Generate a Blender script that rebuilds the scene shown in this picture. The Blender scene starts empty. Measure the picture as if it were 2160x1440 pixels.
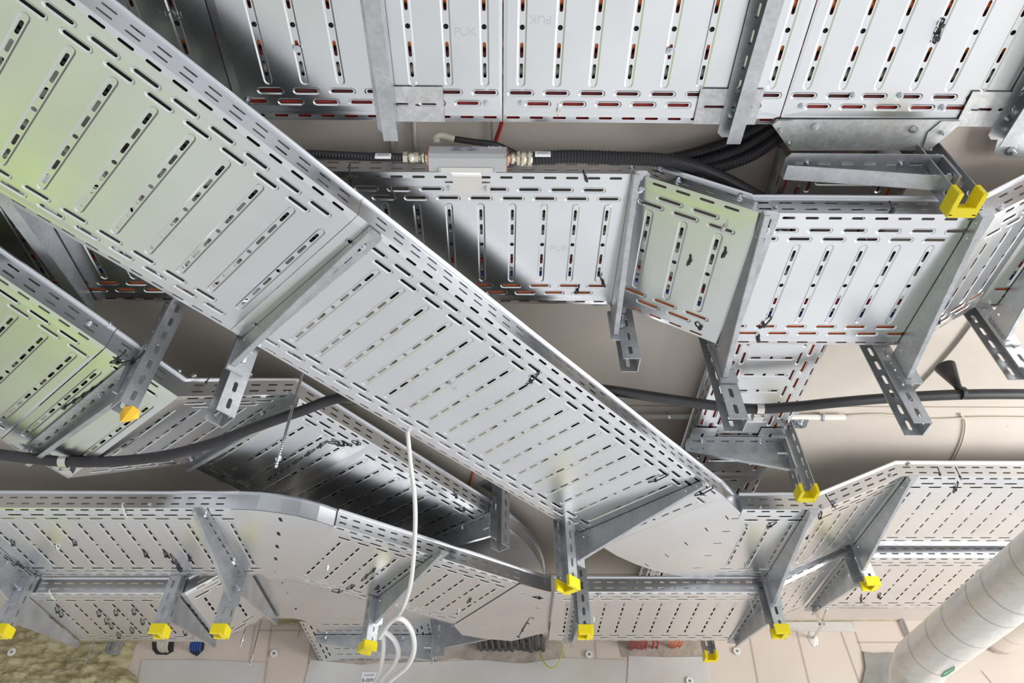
import bpy, bmesh, math, random
from mathutils import Vector, Matrix
from mathutils.geometry import delaunay_2d_cdt
random.seed(7)
sc = bpy.context.scene
COL = sc.collection
R = math.radians
ZC = 1.60                                   # eye height of the camera above the floor
# ---------------------------------------------------------------- camera
PITCH, YAW, ROLL, FPX = R(44.358), R(-0.978), R(-0.3716), 1425.09
cp, sp = math.cos(PITCH), math.sin(PITCH)
Rz = Matrix.Rotation(YAW, 3, 'Z')
FW = Rz @ Vector((0, cp, sp)); UP = Rz @ Vector((0, -sp, cp)); RT = Rz @ Vector((1, 0, 0))
RT, UP = (math.cos(ROLL)*RT + math.sin(ROLL)*UP), (-math.sin(ROLL)*RT + math.cos(ROLL)*UP)
cam = bpy.data.cameras.new('camera'); cam.sensor_width = 36; cam.lens = FPX/2160*36
cam.clip_start = 0.02; cam.clip_end = 100
co = bpy.data.objects.new('camera', cam); COL.objects.link(co)
M3 = Matrix((RT, UP, -FW)).transposed()
co.matrix_world = Matrix.Translation((0, 0, ZC)) @ M3.to_4x4()
sc.camera = co
def D1(x, y):
    d = (x-1080)*RT - (y-720)*UP + FPX*FW
    return d/d.z
def at(x, y, h):
    """point h metres above eye height on the sight line of a pixel"""
    d = D1(x, y)*h
    return Vector((d.x, d.y, h))
def atY(x, y, Y):
    d = D1(x, y)
    return d*(Y/d.y)
# ---------------------------------------------------------------- world and light
w = bpy.data.worlds.new('world'); sc.world = w; w.use_nodes = True
nt = w.node_tree; nt.nodes.clear()
N = nt.nodes.new; Lk = nt.links.new
out = N('ShaderNodeOutputWorld'); bg = N('ShaderNodeBackground'); Lk(bg.outputs[0], out.inputs[0])
tc = N('ShaderNodeTexCoord')
def wdot(vec, lo, hi):
    """smooth 0..1 spot around a direction"""
    n = N('ShaderNodeVectorMath'); n.operation = 'DOT_PRODUCT'
    v = Vector(vec).normalized(); n.inputs[1].default_value = v
    Lk(tc.outputs['Generated'], n.inputs[0])
    m = N('ShaderNodeMapRange'); m.interpolation_type = 'SMOOTHSTEP'
    m.inputs[1].default_value = lo; m.inputs[2].default_value = hi
    Lk(n.outputs['Value'], m.inputs[0]); return m.outputs[0]
def wmix(fac, a, b):
    m = N('ShaderNodeMix'); m.data_type = 'RGBA'
    Lk(fac, m.inputs[0])
    for s, v in ((6, a), (7, b)):
        if isinstance(v, tuple): m.inputs[s].default_value = (*v, 1)
        else: Lk(v, m.inputs[s])
    return m.outputs[2]
BASE = (0.66, 0.67, 0.69)
c = wmix(wdot((0, 0, 1), -0.10, 0.35), BASE, (0.10, 0.10, 0.10))          # upper half of the surroundings is dimmer
c = wmix(wdot((-1, 0.05, -0.12), 0.55, 0.97), c, (0.16, 0.15, 0.14))
c = wmix(wdot((-0.56, 0.27, -0.78), 0.93, 0.995), c, (0.62, 0.68, 0.52))   # daylight from the planted side
c = wmix(wdot((-0.605, 0.455, -0.655), 0.9938, 0.9985), c, (0.66, 0.92, 0.03))
c = wmix(wdot((0.62, 0.28, -0.73), 0.60, 0.98), c, (1.00, 1.01, 1.03))    # bright side
Lk(c, bg.inputs[0]); bg.inputs[1].default_value = 1.0
def area(name, loc, tgt, sx, sy, power, col):
    l = bpy.data.lights.new(name, 'AREA'); l.shape = 'RECTANGLE'; l.size = sx; l.size_y = sy
    l.energy = power; l.color = col
    o = bpy.data.objects.new(name, l); COL.objects.link(o)
    o.location = loc
    o.rotation_euler = (Vector(tgt)-Vector(loc)).to_track_quat('-Z', 'Y').to_euler()
    return o
area('window_light', (3.7, .8, 1.45), (0.7, 1.8, 3.0), 2.6, 1.3, 135, (1, .985, .96))
sc.view_settings.view_transform = 'Standard'; sc.view_settings.look = 'None'
sc.view_settings.exposure = 0.0; sc.view_settings.gamma = 1.0
sc.view_settings.use_curve_mapping = False
# ---------------------------------------------------------------- materials
def mat(name, col, rough=.5, metal=0.0, noise=0.0, nscale=8.0, bump=0.0, bscale=60.0, stretch=(1,1,1), rnoise=0.0, col2=None, emit=None, spangle=0.0):
    m = bpy.data.materials.new(name); m.use_nodes = True
    t = m.node_tree; b = t.nodes['Principled BSDF']
    b.inputs['Base Color'].default_value = (*col, 1)
    b.inputs['Roughness'].default_value = rough; b.inputs['Metallic'].default_value = metal
    tcn = t.nodes.new('ShaderNodeTexCoord'); mp = t.nodes.new('ShaderNodeMapping')
    mp.inputs['Scale'].default_value = stretch
    t.links.new(tcn.outputs['Object'], mp.inputs[0])
    if noise or col2:
        n = t.nodes.new('ShaderNodeTexNoise'); n.inputs['Scale'].default_value = nscale; n.inputs['Detail'].default_value = 6
        t.links.new(mp.outputs[0], n.inputs['Vector'])
        mr = t.nodes.new('ShaderNodeMapRange'); mr.inputs[1].default_value = .35; mr.inputs[2].default_value = .65
        t.links.new(n.outputs[0], mr.inputs[0])
        mx = t.nodes.new('ShaderNodeMix'); mx.data_type = 'RGBA'
        t.links.new(mr.outputs[0], mx.inputs[0])
        c2 = col2 or tuple(v*(1-noise) for v in col)
        mx.inputs[6].default_value = (*col, 1); mx.inputs[7].default_value = (*c2, 1)
        last = mx.outputs[2]
        if spangle:
            v = t.nodes.new('ShaderNodeTexVoronoi'); v.inputs['Scale'].default_value = 140
            t.links.new(mp.outputs[0], v.inputs['Vector'])
            m2 = t.nodes.new('ShaderNodeMix'); m2.data_type = 'RGBA'; m2.blend_type = 'MULTIPLY'; m2.inputs[0].default_value = spangle
            sw = t.nodes.new('ShaderNodeSeparateColor'); t.links.new(v.outputs['Color'], sw.inputs[0])
            cb = t.nodes.new('ShaderNodeCombineColor')
            for i in range(3): t.links.new(sw.outputs[0], cb.inputs[i])
            t.links.new(last, m2.inputs[6]); t.links.new(cb.outputs[0], m2.inputs[7]); last = m2.outputs[2]
        t.links.new(last, b.inputs['Base Color'])
    if rnoise:
        n = t.nodes.new('ShaderNodeTexNoise'); n.inputs['Scale'].default_value = 5; n.inputs['Detail'].default_value = 5
        t.links.new(mp.outputs[0], n.inputs['Vector'])
        mr = t.nodes.new('ShaderNodeMapRange'); mr.inputs[3].default_value = rough-rnoise; mr.inputs[4].default_value = rough+rnoise
        t.links.new(n.outputs[0], mr.inputs[0]); t.links.new(mr.outputs[0], b.inputs['Roughness'])
    if bump:
        n = t.nodes.new('ShaderNodeTexNoise'); n.inputs['Scale'].default_value = bscale; n.inputs['Detail'].default_value = 5
        t.links.new(mp.outputs[0], n.inputs['Vector'])
        bp = t.nodes.new('ShaderNodeBump'); bp.inputs['Strength'].default_value = bump; bp.inputs['Distance'].default_value = .01
        t.links.new(n.outputs[0], bp.inputs['Height']); t.links.new(bp.outputs[0], b.inputs['Normal'])
    return m
ZN = mat('zinc_sheet', (.80, .815, .83), .27, 1.0, noise=.07, nscale=5, rnoise=.07, bump=.012, bscale=5)
ZR = mat('zinc_rail', (.78, .80, .83), .30, 1.0, noise=.06, nscale=9, rnoise=.05)
HD = mat('hot_dip_zinc', (.62, .64, .66), .40, .85, noise=.18, nscale=14, bump=.05, bscale=30, spangle=.12)
PL = mat('spangled_plate', (.74, .75, .75), .42, .7, noise=.16, nscale=38, spangle=.16)
BOLT = mat('bolt_steel', (.72, .75, .79), .25, 1.0)
YEL = mat('yellow_plastic', (.93, .76, .01), .38)
YEL2 = mat('melted_yellow_plastic', (.95, .58, .04), .45)
BLK = mat('black_rubber', (.035, .034, .037), .45, noise=.3, nscale=20)
COR = mat('black_corrugated', (.022, .021, .024), .38)
TIE = mat('black_nylon', (.03, .03, .032), .35)
WTIE = mat('white_nylon', (.72, .71, .66), .4)
WHT = mat('white_cable_sheath', (.80, .80, .79), .35)
GRY = mat('grey_paint', (.50, .50, .51), .42)
LBL = mat('label_grey', (.42, .43, .48), .4)
PAP = mat('white_label', (.82, .82, .84), .5)
INK = mat('dark_ink', (.05, .05, .06), .5)
INK2 = mat('soft_ink', (.16, .16, .20), .5)
BRS = mat('nickel_brass', (.78, .73, .60), .22, 1.0)
RDR = mat('red_gasket', (.55, .10, .05), .5)
STL = mat('stainless_plate', (.80, .77, .72), .38, .75)
STC = mat('stainless_clip', (.72, .70, .66), .22, 1.0)
COND = mat('grey_conduit', (.60, .59, .55), .5)
EMB = mat('embossed_metal', (.66, .68, .70), .34, 1.0)
CABM = {n: mat('cable_'+n, c_, .45) for n, c_ in dict(orange=(.72, .16, .03), red=(.42, .035, .03), darkred=(.16, .02, .02), black=(.02, .02, .022), grey=(.34, .32, .29),
        blue=(.02, .07, .28), cream=(.55, .50, .42), green=(.10, .45, .08), lime=(.45, .55, .06)).items()}
def concrete(name, col, dark, seams, stainamt=.5, axis='Z'):
    m = mat(name, col, .85, bump=.12, bscale=22)
    t = m.node_tree; b = t.nodes['Principled BSDF']; g = t.nodes.new; L = t.links.new
    tcn = g('ShaderNodeTexCoord')
    n1 = g('ShaderNodeTexNoise'); n1.inputs['Scale'].default_value = 2.3; n1.inputs['Detail'].default_value = 8; L(tcn.outputs['Object'], n1.inputs['Vector'])
    m1 = g('ShaderNodeMapRange'); m1.inputs[1].default_value = .38; m1.inputs[2].default_value = .72; L(n1.outputs[0], m1.inputs[0])
    mx = g('ShaderNodeMix'); mx.data_type = 'RGBA'; L(m1.outputs[0], mx.inputs[0])
    mx.inputs[6].default_value = (*col, 1); mx.inputs[7].default_value = (*dark, 1)
    n2 = g('ShaderNodeTexVoronoi'); n2.inputs['Scale'].default_value = 7; L(tcn.outputs['Object'], n2.inputs['Vector'])
    m2 = g('ShaderNodeMapRange'); m2.inputs[1].default_value = .02; m2.inputs[2].default_value = .07; L(n2.outputs['Distance'], m2.inputs[0])
    n3 = g('ShaderNodeTexNoise'); n3.inputs['Scale'].default_value = 30; L(tcn.outputs['Object'], n3.inputs['Vector'])
    mm = g('ShaderNodeMath'); mm.operation = 'GREATER_THAN'; mm.inputs[1].default_value = .60; L(n3.outputs[0], mm.inputs[0])
    m3 = g('ShaderNodeMath'); m3.operation = 'SUBTRACT'; m3.use_clamp = True; L(mm.outputs[0], m3.inputs[0]); L(m2.outputs[0], m3.inputs[1])
    m4 = g('ShaderNodeMath'); m4.operation = 'MULTIPLY'; m4.inputs[1].default_value = stainamt; L(m3.outputs[0], m4.inputs[0])
    mx2 = g('ShaderNodeMix'); mx2.data_type = 'RGBA'; L(m4.outputs[0], mx2.inputs[0]); L(mx.outputs[2], mx2.inputs[6]); mx2.inputs[7].default_value = (.22, .15, .08, 1)
    L(mx2.outputs[2], b.inputs['Base Color'])
    return m
CEIL = concrete('ceiling_concrete', (.66, .60, .54), (.58, .52, .46), None)
WALLM = concrete('gypsum_board', (.70, .615, .545), (.64, .56, .49), None, .3)
PLAS = concrete('grey_filler', (.64, .64, .63), (.56, .51, .45), None, .7)
MORT = mat('mortar_grey', (.33, .32, .30), .9, noise=.25, bump=.4, bscale=30)
WOOL = mat('mineral_wool', (.54, .49, .31), .95, col2=(.35, .30, .16), nscale=16, bump=1.0, bscale=30, stretch=(1, 1, 2.0))
FOIL = mat('foil_wrap', (.88, .84, .79), .34, .55, noise=.06, nscale=6, bump=.42, bscale=26)
GRN = mat('green_print', (.10, .55, .30), .5)
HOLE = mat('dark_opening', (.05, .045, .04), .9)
WASH = mat('white_washer', (.80, .80, .79), .5)
FOAM = mat('white_foam', (.78, .77, .74), .9, bump=.5, bscale=30)
# ---------------------------------------------------------------- object helpers
def W3(p): return Vector((p[0], p[1], p[2]+ZC))
def mesh(name, verts, faces, m, parent=None, solid=0.0, smooth=False, off=0):
    """verts in the camera-height frame; linked relative to the parent's location"""
    o0 = parent.location.copy() if parent and parent.type == 'EMPTY' else (Vector(parent['org']) if parent else Vector((0, 0, 0)))
    vs = [W3(v) for v in verts]
    if not parent:
        o0 = sum(vs, Vector())/len(vs)
    me = bpy.data.meshes.new(name); me.from_pydata([v-o0 for v in vs], [], faces)
    if isinstance(m, (list, tuple)):
        for q in m: me.materials.append(q)
    else: me.materials.append(m)
    if smooth: me.shade_smooth()
    o = bpy.data.objects.new(name, me); COL.objects.link(o)
    if parent:
        o.parent = parent
        if parent.type != 'EMPTY': o.location = (0, 0, 0)
    else: o.location = o0
    o['org'] = list(o0)
    if solid:
        s = o.modifiers.new('thickness', 'SOLIDIFY'); s.thickness = solid; s.offset = off
    return o
def thing(name, loc, label, cat, group=None):
    o = bpy.data.objects.new(name, None); COL.objects.link(o); o.location = W3(loc)
    o.empty_display_size = .05
    return tag(o, label, cat, group)
def tag(o, label, cat, group=None, kind=None):
    o['label'] = label; o['category'] = cat
    if group: o['group'] = group
    if kind: o['kind'] = kind
    return o
def stru(o): o['kind'] = 'structure'; return o
class MB:
    def __init__(s): s.v = []; s.f = []; s.mi = []
    def add(s, vs, fs, mi=0):
        b = len(s.v); s.v += [Vector(v) for v in vs]; s.f += [[i+b for i in f] for f in fs]; s.mi += [mi]*len(fs); return s
    def box(s, c, sx, sy, sz, ax=None, mi=0):
        c = Vector(c); A = ax or (Vector((1, 0, 0)), Vector((0, 1, 0)), Vector((0, 0, 1)))
        vs = [c+A[0]*sx*i/2+A[1]*sy*j/2+A[2]*sz*k/2 for k in (-1, 1) for j in (-1, 1) for i in (-1, 1)]
        return s.add(vs, [[0, 2, 3, 1], [4, 5, 7, 6], [0, 1, 5, 4], [2, 6, 7, 3], [0, 4, 6, 2], [1, 3, 7, 5]], mi)
    def tube(s, pts, r, n=10, mi=0, caps=True):
        pts = [Vector(p) for p in pts]; rs = r if isinstance(r, (list, tuple)) else [r]*len(pts)
        b = len(s.v); prev = None
        for i, p in enumerate(pts):
            t = (pts[min(i+1, len(pts)-1)]-pts[max(i-1, 0)])
            if t.length < 1e-9: t = Vector((0, 0, 1))
            t.normalize()
            if prev is None:
                a = t.orthogonal().normalized()
            else:
                a = prev - t*prev.dot(t); a.normalize()
            prev = a; c2 = t.cross(a)
            for k in range(n):
                q = 2*math.pi*k/n
                s.v.append(p+(a*math.cos(q)+c2*math.sin(q))*rs[i])
        for i in range(len(pts)-1):
            for k in range(n):
                s.f.append([b+i*n+k, b+i*n+(k+1) % n, b+(i+1)*n+(k+1) % n, b+(i+1)*n+k]); s.mi.append(mi)
        if caps:
            s.f.append([b+k for k in range(n)][::-1]); s.mi.append(mi)
            s.f.append([b+(len(pts)-1)*n+k for k in range(n)]); s.mi.append(mi)
        return s
    def build(s, name, m, parent=None, smooth=False, solid=0, off=0):
        o = mesh(name, s.v, s.f, m, parent, solid, smooth, off)
        if isinstance(m, (list, tuple)):
            for p, i in zip(o.data.polygons, s.mi): p.material_index = i
        return o
def smooth_pts(pts, k=6):
    pts = [Vector(p) for p in pts]; o = []
    P = [pts[0]*2-pts[1]]+pts+[pts[-1]*2-pts[-2]]
    for i in range(1, len(P)-2):
        for j in range(k):
            t = j/k; a, b, c_, d = P[i-1], P[i], P[i+1], P[i+2]
            o.append(.5*((2*b)+(c_-a)*t+(2*a-5*b+4*c_-d)*t*t+(3*b-a-3*c_+d)*t**3))
    o.append(pts[-1]); return o
def tube_obj(name, pts, r, m, parent=None, n=12, k=6):
    return MB().tube(smooth_pts(pts, k) if k > 1 else pts, r, n).build(name, m, parent, True)
def corr_obj(name, pts, r, m, parent=None, pitch=.007):
    q = smooth_pts(pts, 24); cum = [0]
    for i in range(1, len(q)): cum.append(cum[-1]+(q[i]-q[i-1]).length)
    L = cum[-1]; n = int(L/pitch*4); P = []; rr = []; j = 0
    for i in range(n+1):
        s = L*i/n
        while j < len(cum)-2 and cum[j+1] < s: j += 1
        f = (s-cum[j])/max(1e-9, cum[j+1]-cum[j]); P.append(q[j].lerp(q[j+1], f)); rr.append(r*(1.0 if (i % 4) in (0, 1) else .90))
    return MB().tube(P, rr, 14).build(name, m, parent, False)
# ---------------------------------------------------------------- perforated sheet
def stadium(cx, cy, L, Wd, ang=0, n=4):
    r = Wd/2; a = max(L/2-r, 0); o = []
    if L <= Wd+1e-6:
        return [(cx+r*math.cos(2*math.pi*i/10), cy+r*math.sin(2*math.pi*i/10)) for i in range(10)]
    for s in (1, -1):
        for i in range(n+1):
            q = -math.pi/2+math.pi*i/n
            x, y = a+r*math.cos(q), r*math.sin(q)
            x, y = (x, y) if s == 1 else (-x, -y)
            o.append((cx+x*math.cos(ang)-y*math.sin(ang), cy+x*math.sin(ang)+y*math.cos(ang)))
    return o
def sheet2d(outline, holes, embs=(), dz=.0025, extra=()):
    """triangulate; holes cut out; embs = (outer, inner) loops, inner at dz; returns verts(x,y,z), tris"""
    V = []; Z = []; F = []; kind = []
    def loop(l, z, kd):
        b = len(V); V.extend(Vector(p) for p in l); Z.extend([z]*len(l)); F.append(list(range(b, b+len(l)))); kind.append(kd)
    ar = sum(a[0]*b_[1]-b_[0]*a[1] for a, b_ in zip(outline, list(outline[1:])+[outline[0]]))
    loop(outline if ar > 0 else list(outline)[::-1], 0, 'o')
    for e in extra: loop(e, 0, 'x')
    for o_, i_ in embs: loop(o_, 0, 'x'); loop(i_, dz, 'x')
    for h in holes:
        l, z = h if isinstance(h, tuple) and isinstance(h[1], float) else (h, 0.0)
        loop(l, z, 'h')
    ov, oe, of, vo, eo, fo = delaunay_2d_cdt(V, [], F, 0, 1e-6)
    zz = [(Z[o[0]] if o else 0) for o in vo]
    tr = []
    for f, o in zip(of, fo):
        if any(kind[k] == 'h' for k in o) or 0 not in o: continue
        tr.append(f)
    return [(v.x, v.y, z) for v, z in zip(ov, zz)], tr
ROWS = {.3: (.047,), .4: (.045, .087), .5: (.045, .090, .135), .6: (.045, .090, .136, .181)}
def frame(A, az, t=0.0):
    A = Vector(A); s = Vector((math.cos(az), math.sin(az), t)); n = Vector((-math.sin(az), math.cos(az), 0)); z = Vector((0, 0, 1))
    return A, s, n, z
def tray_base(name, A, az, L, wd, parent, t=0.0, phase=0.0, skip=(), dz=.0017, stretch=1.0, text=True):
    """A: near corner at s=0. az along, near edge at t=0, far edge t=wd"""
    A, s, n, z = frame(A, az, t)
    PT = .075/stretch; q = .05/stretch
    holes = []; embs = []
    H = ROWS[wd]; mar = (wd-(.243 if wd == .4 else .34 if wd == .5 else .44 if wd == .6 else .145))/2
    x = phase % PT
    while x < L-.014:
        if x > .014:
            embs.append((stadium(x, wd/2, wd-2*mar, .019, math.pi/2), stadium(x, wd/2, wd-2*mar-.006, .0125, math.pi/2)))
            holes.append((stadium(x, wd/2, .0105, .0105), dz))
            for h in H:
                for sg in (-1, 1):
                    holes.append((stadium(x, wd/2+sg*h, .031, .0068, math.pi/2), dz))
        x += PT
    for yy, of in ((.042, .5), (.066, 0.0)):
        for y in (yy, wd-yy):
            x = (phase+of*PT) % PT
            while x < L:
                if x-.031 > 0 and x+.031 < L:
                    embs.append((stadium(x, y, .058, .0165), stadium(x, y, .053, .0105)))
                    holes.append((stadium(x, y, .046, .0074), dz))
                x += PT
    for y in (.0105, wd-.0105):
        x = (phase+.01) % q
        while x < L:
            if x-.018 > 0 and x+.018 < L: holes.append((stadium(x, y, .029, .0058), 0.0))
            x += q
    ext = [[(0.0005, .0195), (L-.0005, .0195), (L-.0005, .0205), (0.0005, .0205)], [(0.0005, wd-.0205), (L-.0005, wd-.0205), (L-.0005, wd-.0195), (0.0005, wd-.0195)]]
    vs, tr = sheet2d([(0, 0), (L, 0), (L, wd), (0, wd)], holes, embs, dz, ext)
    def up(y):
        e = min(y, wd-y)
        return .0035*max(0, 1-e/.0195)+(.0008 if .0193 < e < .0207 else 0)
    return mesh(name, [A+s*x+n*y+z*(zz+up(y)) for x, y, zz in vs], tr, ZN, parent, .0011)
def rail(name, A, az, L, off, parent, t=0.0, phase=0.0, side=1, hgt=.058, holes=True):
    """upright side at n offset off; side=+1 means outward is -n"""
    A, s, n, z = frame(A, az, t)
    hl = []
    if holes:
        for y in (.0185, .041):
            x = (phase+.01) % .05
            while x < L:
                if x-.017 > 0 and x+.017 < L: hl.append((stadium(x, y, .0285, .0058), 0.0))
                x += .05
    vs, tr = sheet2d([(0, .003), (L, .003), (L, hgt), (0, hgt)], hl)
    V = [A+s*x+n*off+z*y for x, y, zz in vs]
    b = len(V); o = -n*side
    prof = [(0, hgt), (.004, hgt-.0005), (.0072, hgt+.003), (.0065, hgt+.007), (.002, hgt+.009), (-.004, hgt+.0085), (-.004, hgt+.006)]
    for p in prof:
        for x in (0, L): V.append(A+s*x+n*off+o*p[0]+z*p[1])
    F = list(tr)
    for i in range(len(prof)-1): F.append([b+2*i, b+2*i+1, b+2*i+3, b+2*i+2])
    return mesh(name, V, F, ZR, parent, .0011)
TR = []
def tray(A, az, L, wd, label, t=0.0, phase=0.0, rails='nf', group='perforated cable trays', hgt=.058, stretch=1.0, name='cable_tray', holes=True):
    r = thing(name, A, label, 'cable tray', group); TR.append(r)
    tray_base('base_panel', A, az, L, wd, r, t, phase, dz=(.0008 if A[1] > 1.55 else .0017), stretch=stretch)
    if 'n' in rails: rail('side_rail', A, az, L, 0, r, t, phase, 1, hgt, holes)
    if 'f' in rails: rail('side_rail', A, az, L, wd, r, t, phase, -1, hgt, holes)
    return r
def curved_rail(name, pts, h, parent, out, hgt=.058, slots=()):
    """upright sheet along a polyline with a lip"""
    V = []; F = []; prof = [(0, .0), (0, hgt), (.006, hgt+.001), (.007, hgt+.006), (-.003, hgt+.008)]
    n = len(pts)
    for i, p in enumerate(pts):
        a = Vector(pts[max(i-1, 0)][:2]); b = Vector(pts[min(i+1, n-1)][:2]); d = (b-a).normalized(); nn = Vector((d.y, -d.x))*out
        for o, zz in prof: V.append((p[0]+nn.x*o, p[1]+nn.y*o, h+zz))
    k = len(prof)
    for i in range(n-1):
        for j in range(k-1): F.append([i*k+j, (i+1)*k+j, (i+1)*k+j+1, i*k+j+1])
    return mesh(name, V, F, ZR, parent, .0011)
def plate(name, poly, h, m, parent, holes=(), solid=.0012):
    vs, tr = sheet2d([(p[0], p[1]) for p in poly], [(x, 0.0) for x in holes])
    return mesh(name, [(x, y, h) for x, y, z in vs], tr, m, parent, solid)
def arc_slots(pts, L=.03, Wd=.005, ang=0):
    return [stadium(p[0], p[1], L, Wd, ang) for p in pts]
# ---------------------------------------------------------------- bolts, posts, arms
def bolt(parent, p, ax, r=.006, shank=.0, name='bolt'):
    ax = Vector(ax).normalized(); p = Vector(p); b = MB()
    b.tube([p, p+ax*.0015], r*1.45, 14); b.tube([p+ax*.0015, p+ax*.007], r, 6)
    if shank: b.tube([p+ax*.006, p+ax*(.006+shank)], r*.55, 10)
    else: b.tube([p+ax*.007, p+ax*.0095], r*.55, 8)
    return b.build(name, BOLT, parent)
def post(c, hb, label, az=0.0, w=.058, d=.046, cap=True, cupcol=None, top=1.465, openf=-1, group='slotted hanger posts', cutaway=None):
    """U channel hanging from the ceiling. local x = d direction (flanges), local y = w direction; web on the +x side when openf=-1"""
    r = thing('hanger_post', (c[0], c[1], top), label, 'hanger post', group)
    X = Vector((math.cos(az), math.sin(az), 0)); Y = Vector((-math.sin(az), math.cos(az), 0)); C = Vector((c[0], c[1], 0))
    L = top-hb
    def face(nm, O, U, wdt, cen):
        hl = []; z = .03
        while z < L-.03:
            hl.append((stadium(cen, z, .031, .0105, math.pi/2), 0.0)); z += .05
        vs, tr = sheet2d([(0, 0), (wdt, 0), (wdt, L), (0, L)], hl)
        return mesh(nm, [O+U*x+Vector((0, 0, hb+y)) for x, y, z_ in vs], tr, HD, r, .0028)
    wx = d/2*(-openf)
    face('post_web', C+X*wx-Y*w/2, Y, w, w/2)
    for sg in (-1, 1):
        face('post_flange', C-X*d/2+Y*sg*w/2, X, d, d/2)
    b = MB(); b.box(C+Vector((0, 0, top-.004)), .13, .11, .008, (X, Y, Vector((0, 0, 1))))
    b.build('head_plate', HD, r)
    if cap:
        b = MB(); A = (X, Y, Vector((0, 0, 1))); T = .007; H = .036; zc = hb+H/2-.006
        ww, dd = w+.010, d+.008
        b.box(C+X*(wx*1.12)+Vector((0, 0, zc)), T*1.6, ww, H, A)
        for sg in (-1, 1): b.box(C+Y*sg*(w/2)+Vector((0, 0, zc)), dd, T*1.6, H, A)
        b.box(C+X*(wx-.008*(-openf))+Vector((0, 0, hb-.004)), .016, ww, .006, A)
        o = b.build('end_cap', cupcol or YEL, r); o['label'] = 'yellow plastic end cap'
        m_ = o.modifiers.new('soft_edges', 'BEVEL'); m_.width = .0015; m_.segments = 2
    return r
def arm(root, az, L, h, label, side=1, rooth=.085, tiph=.018, fl=.040, group='cantilever arms', lip=.012, endplate=True, post_w=.05):
    """tapered cantilever arm: web at the axis, slotted top flange to `side`, bottom lip. root: (x,y); az towards the tip; h: top height"""
    r = thing('cantilever_arm', (root[0], root[1], h), label, 'cantilever arm', group)
    X = Vector((math.cos(az), math.sin(az), 0)); Y = Vector((-math.sin(az), math.cos(az), 0))*side; O = Vector((root[0], root[1], h))
    Z = Vector((0, 0, 1))
    # web
    out_ = [(0, 0), (L, 0), (L, -tiph), (L*.55, -tiph-(rooth-tiph)*.42), (0, -rooth)]
    hl = [(stadium(L-x, -.012, .006, .006), 0.0) for x in (.02, .06)]+[(stadium(.03, -.02, .007, .007), 0.0)]
    vs, tr = sheet2d(out_, hl)
    mesh('web_plate', [O+X*x+Z*y for x, y, z in vs], tr, HD, r, .0025)
    hl = []; x = .05
    while x < L-.03: hl.append((stadium(x, fl*.55, .030, .0075), 0.0)); x += .05
    vs, tr = sheet2d([(0, 0), (L, 0), (L, fl*.75), (L-.01, fl), (0, fl)], hl)
    mesh('top_flange', [O+X*x+Y*y for x, y, z in vs], tr, HD, r, .0025)
    b = MB(); pts = [(L, -tiph), (L*.55, -tiph-(rooth-tiph)*.42), (0, -rooth)]
    V = []
    for x, y in pts: V += [O+X*x+Z*y, O+X*x+Z*y+Y*lip]
    b.add(V, [[0, 1, 3, 2], [2, 3, 5, 4]]); b.build('bottom_lip', HD, r, solid=.0025)
    if endplate:
        b = MB(); b.box(O-X*.004+Y*(fl*.35)-Z*(rooth/2+.004), .006, fl*1.1, rooth+.022, (X, Y, Z)); b.build('root_plate', HD, r)
        bolt(r, O+X*.001+Y*fl*.55-Z*.05, X, .007, .03)
    bolt(r, O+X*(L-.05)+Y*fl*.55-Z*.002, -Z, .0055)
    bolt(r, O+X*(L*.25)+Y*fl*.55-Z*.002, -Z, .0055)
    return r
# ================================================================ SETTING
HC, YW = 1.47, 3.65
b = MB(); b.box((0, 1.0, HC+.10), 9, 7.2, .20); stru(b.build('ceiling', CEIL))
o = MB(); 
for Y in (1.815*1.0, 3.1, .42):
    o.box((0, Y, HC-.0005), 9, .004, .002)
o.box((-.03, 1.1, HC-.0005), .003, 1.4, .002)
stru(o.build('trim_1', mat('ceiling_seam', (.36, .31, .26), .9)))
# far wall built from boards of different tone
b = MB(); b.box((0, YW+.10, (HC+.35)/2), 9, .20, HC-.35); stru(b.build('wall_back', WALLM))

# ================================================================ CABLE TRAYS
AZD = R(46.75); uD = Vector((math.cos(AZD), math.sin(AZD))); nD = Vector((-uD.y, uD.x))
hT, h2, h3, hD, hA, hA2, hB, hB2 = 1.37, 1.342, 1.196, 1.181, 1.187, 1.32, 1.142, 1.287
# upper tray along the top of the view
tray((-2.3, .318, hT), 0, 1.725, .4, 'dark zinc cable tray at the upper left, passing above the large diagonal tray', phase=-.492+2.3)
tray((-.573, .318, hT), 0, .567, .4, 'zinc cable tray length at the top edge, left of the hairline joint', phase=-.492+.573)
tray((-.004, .318, hT), 0, .60, .4, 'bright zinc cable tray length at the top edge, right of the hairline joint', phase=-.492+.004)
tray((.598, .318, hT), 0, 1.7, .4, 'brightest zinc cable tray length at the top right corner', phase=-.492-.598, rails='n')
# second tray behind it, dipping and rising again
tray((-2.6, .829, h2), 0, 2.905, .4, 'long zinc cable tray carrying the grey connector box', phase=.244+2.6)
sx = .541-.305; t3 = (h3-h2)/sx
tray((.305, .829, h2), 0, sx, .4, 'short zinc tray section sloping down with a pale green sheen', t=t3, phase=.035, stretch=1.05)
tray((.541, .831, h3), 0, .505, .4, 'lowered zinc cable tray right of centre between two cantilever arms', phase=.649-.541)
tray((1.046, .831, h3), 0, .235, .4, 'short zinc tray section rising at the right edge', t=(h2-h3)/.235, phase=.05, stretch=1.1)
tray((1.281, .831, h2), 0, .9, .4, 'zinc cable tray leaving the view at the right edge, beyond the rising section', phase=.04)
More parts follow.
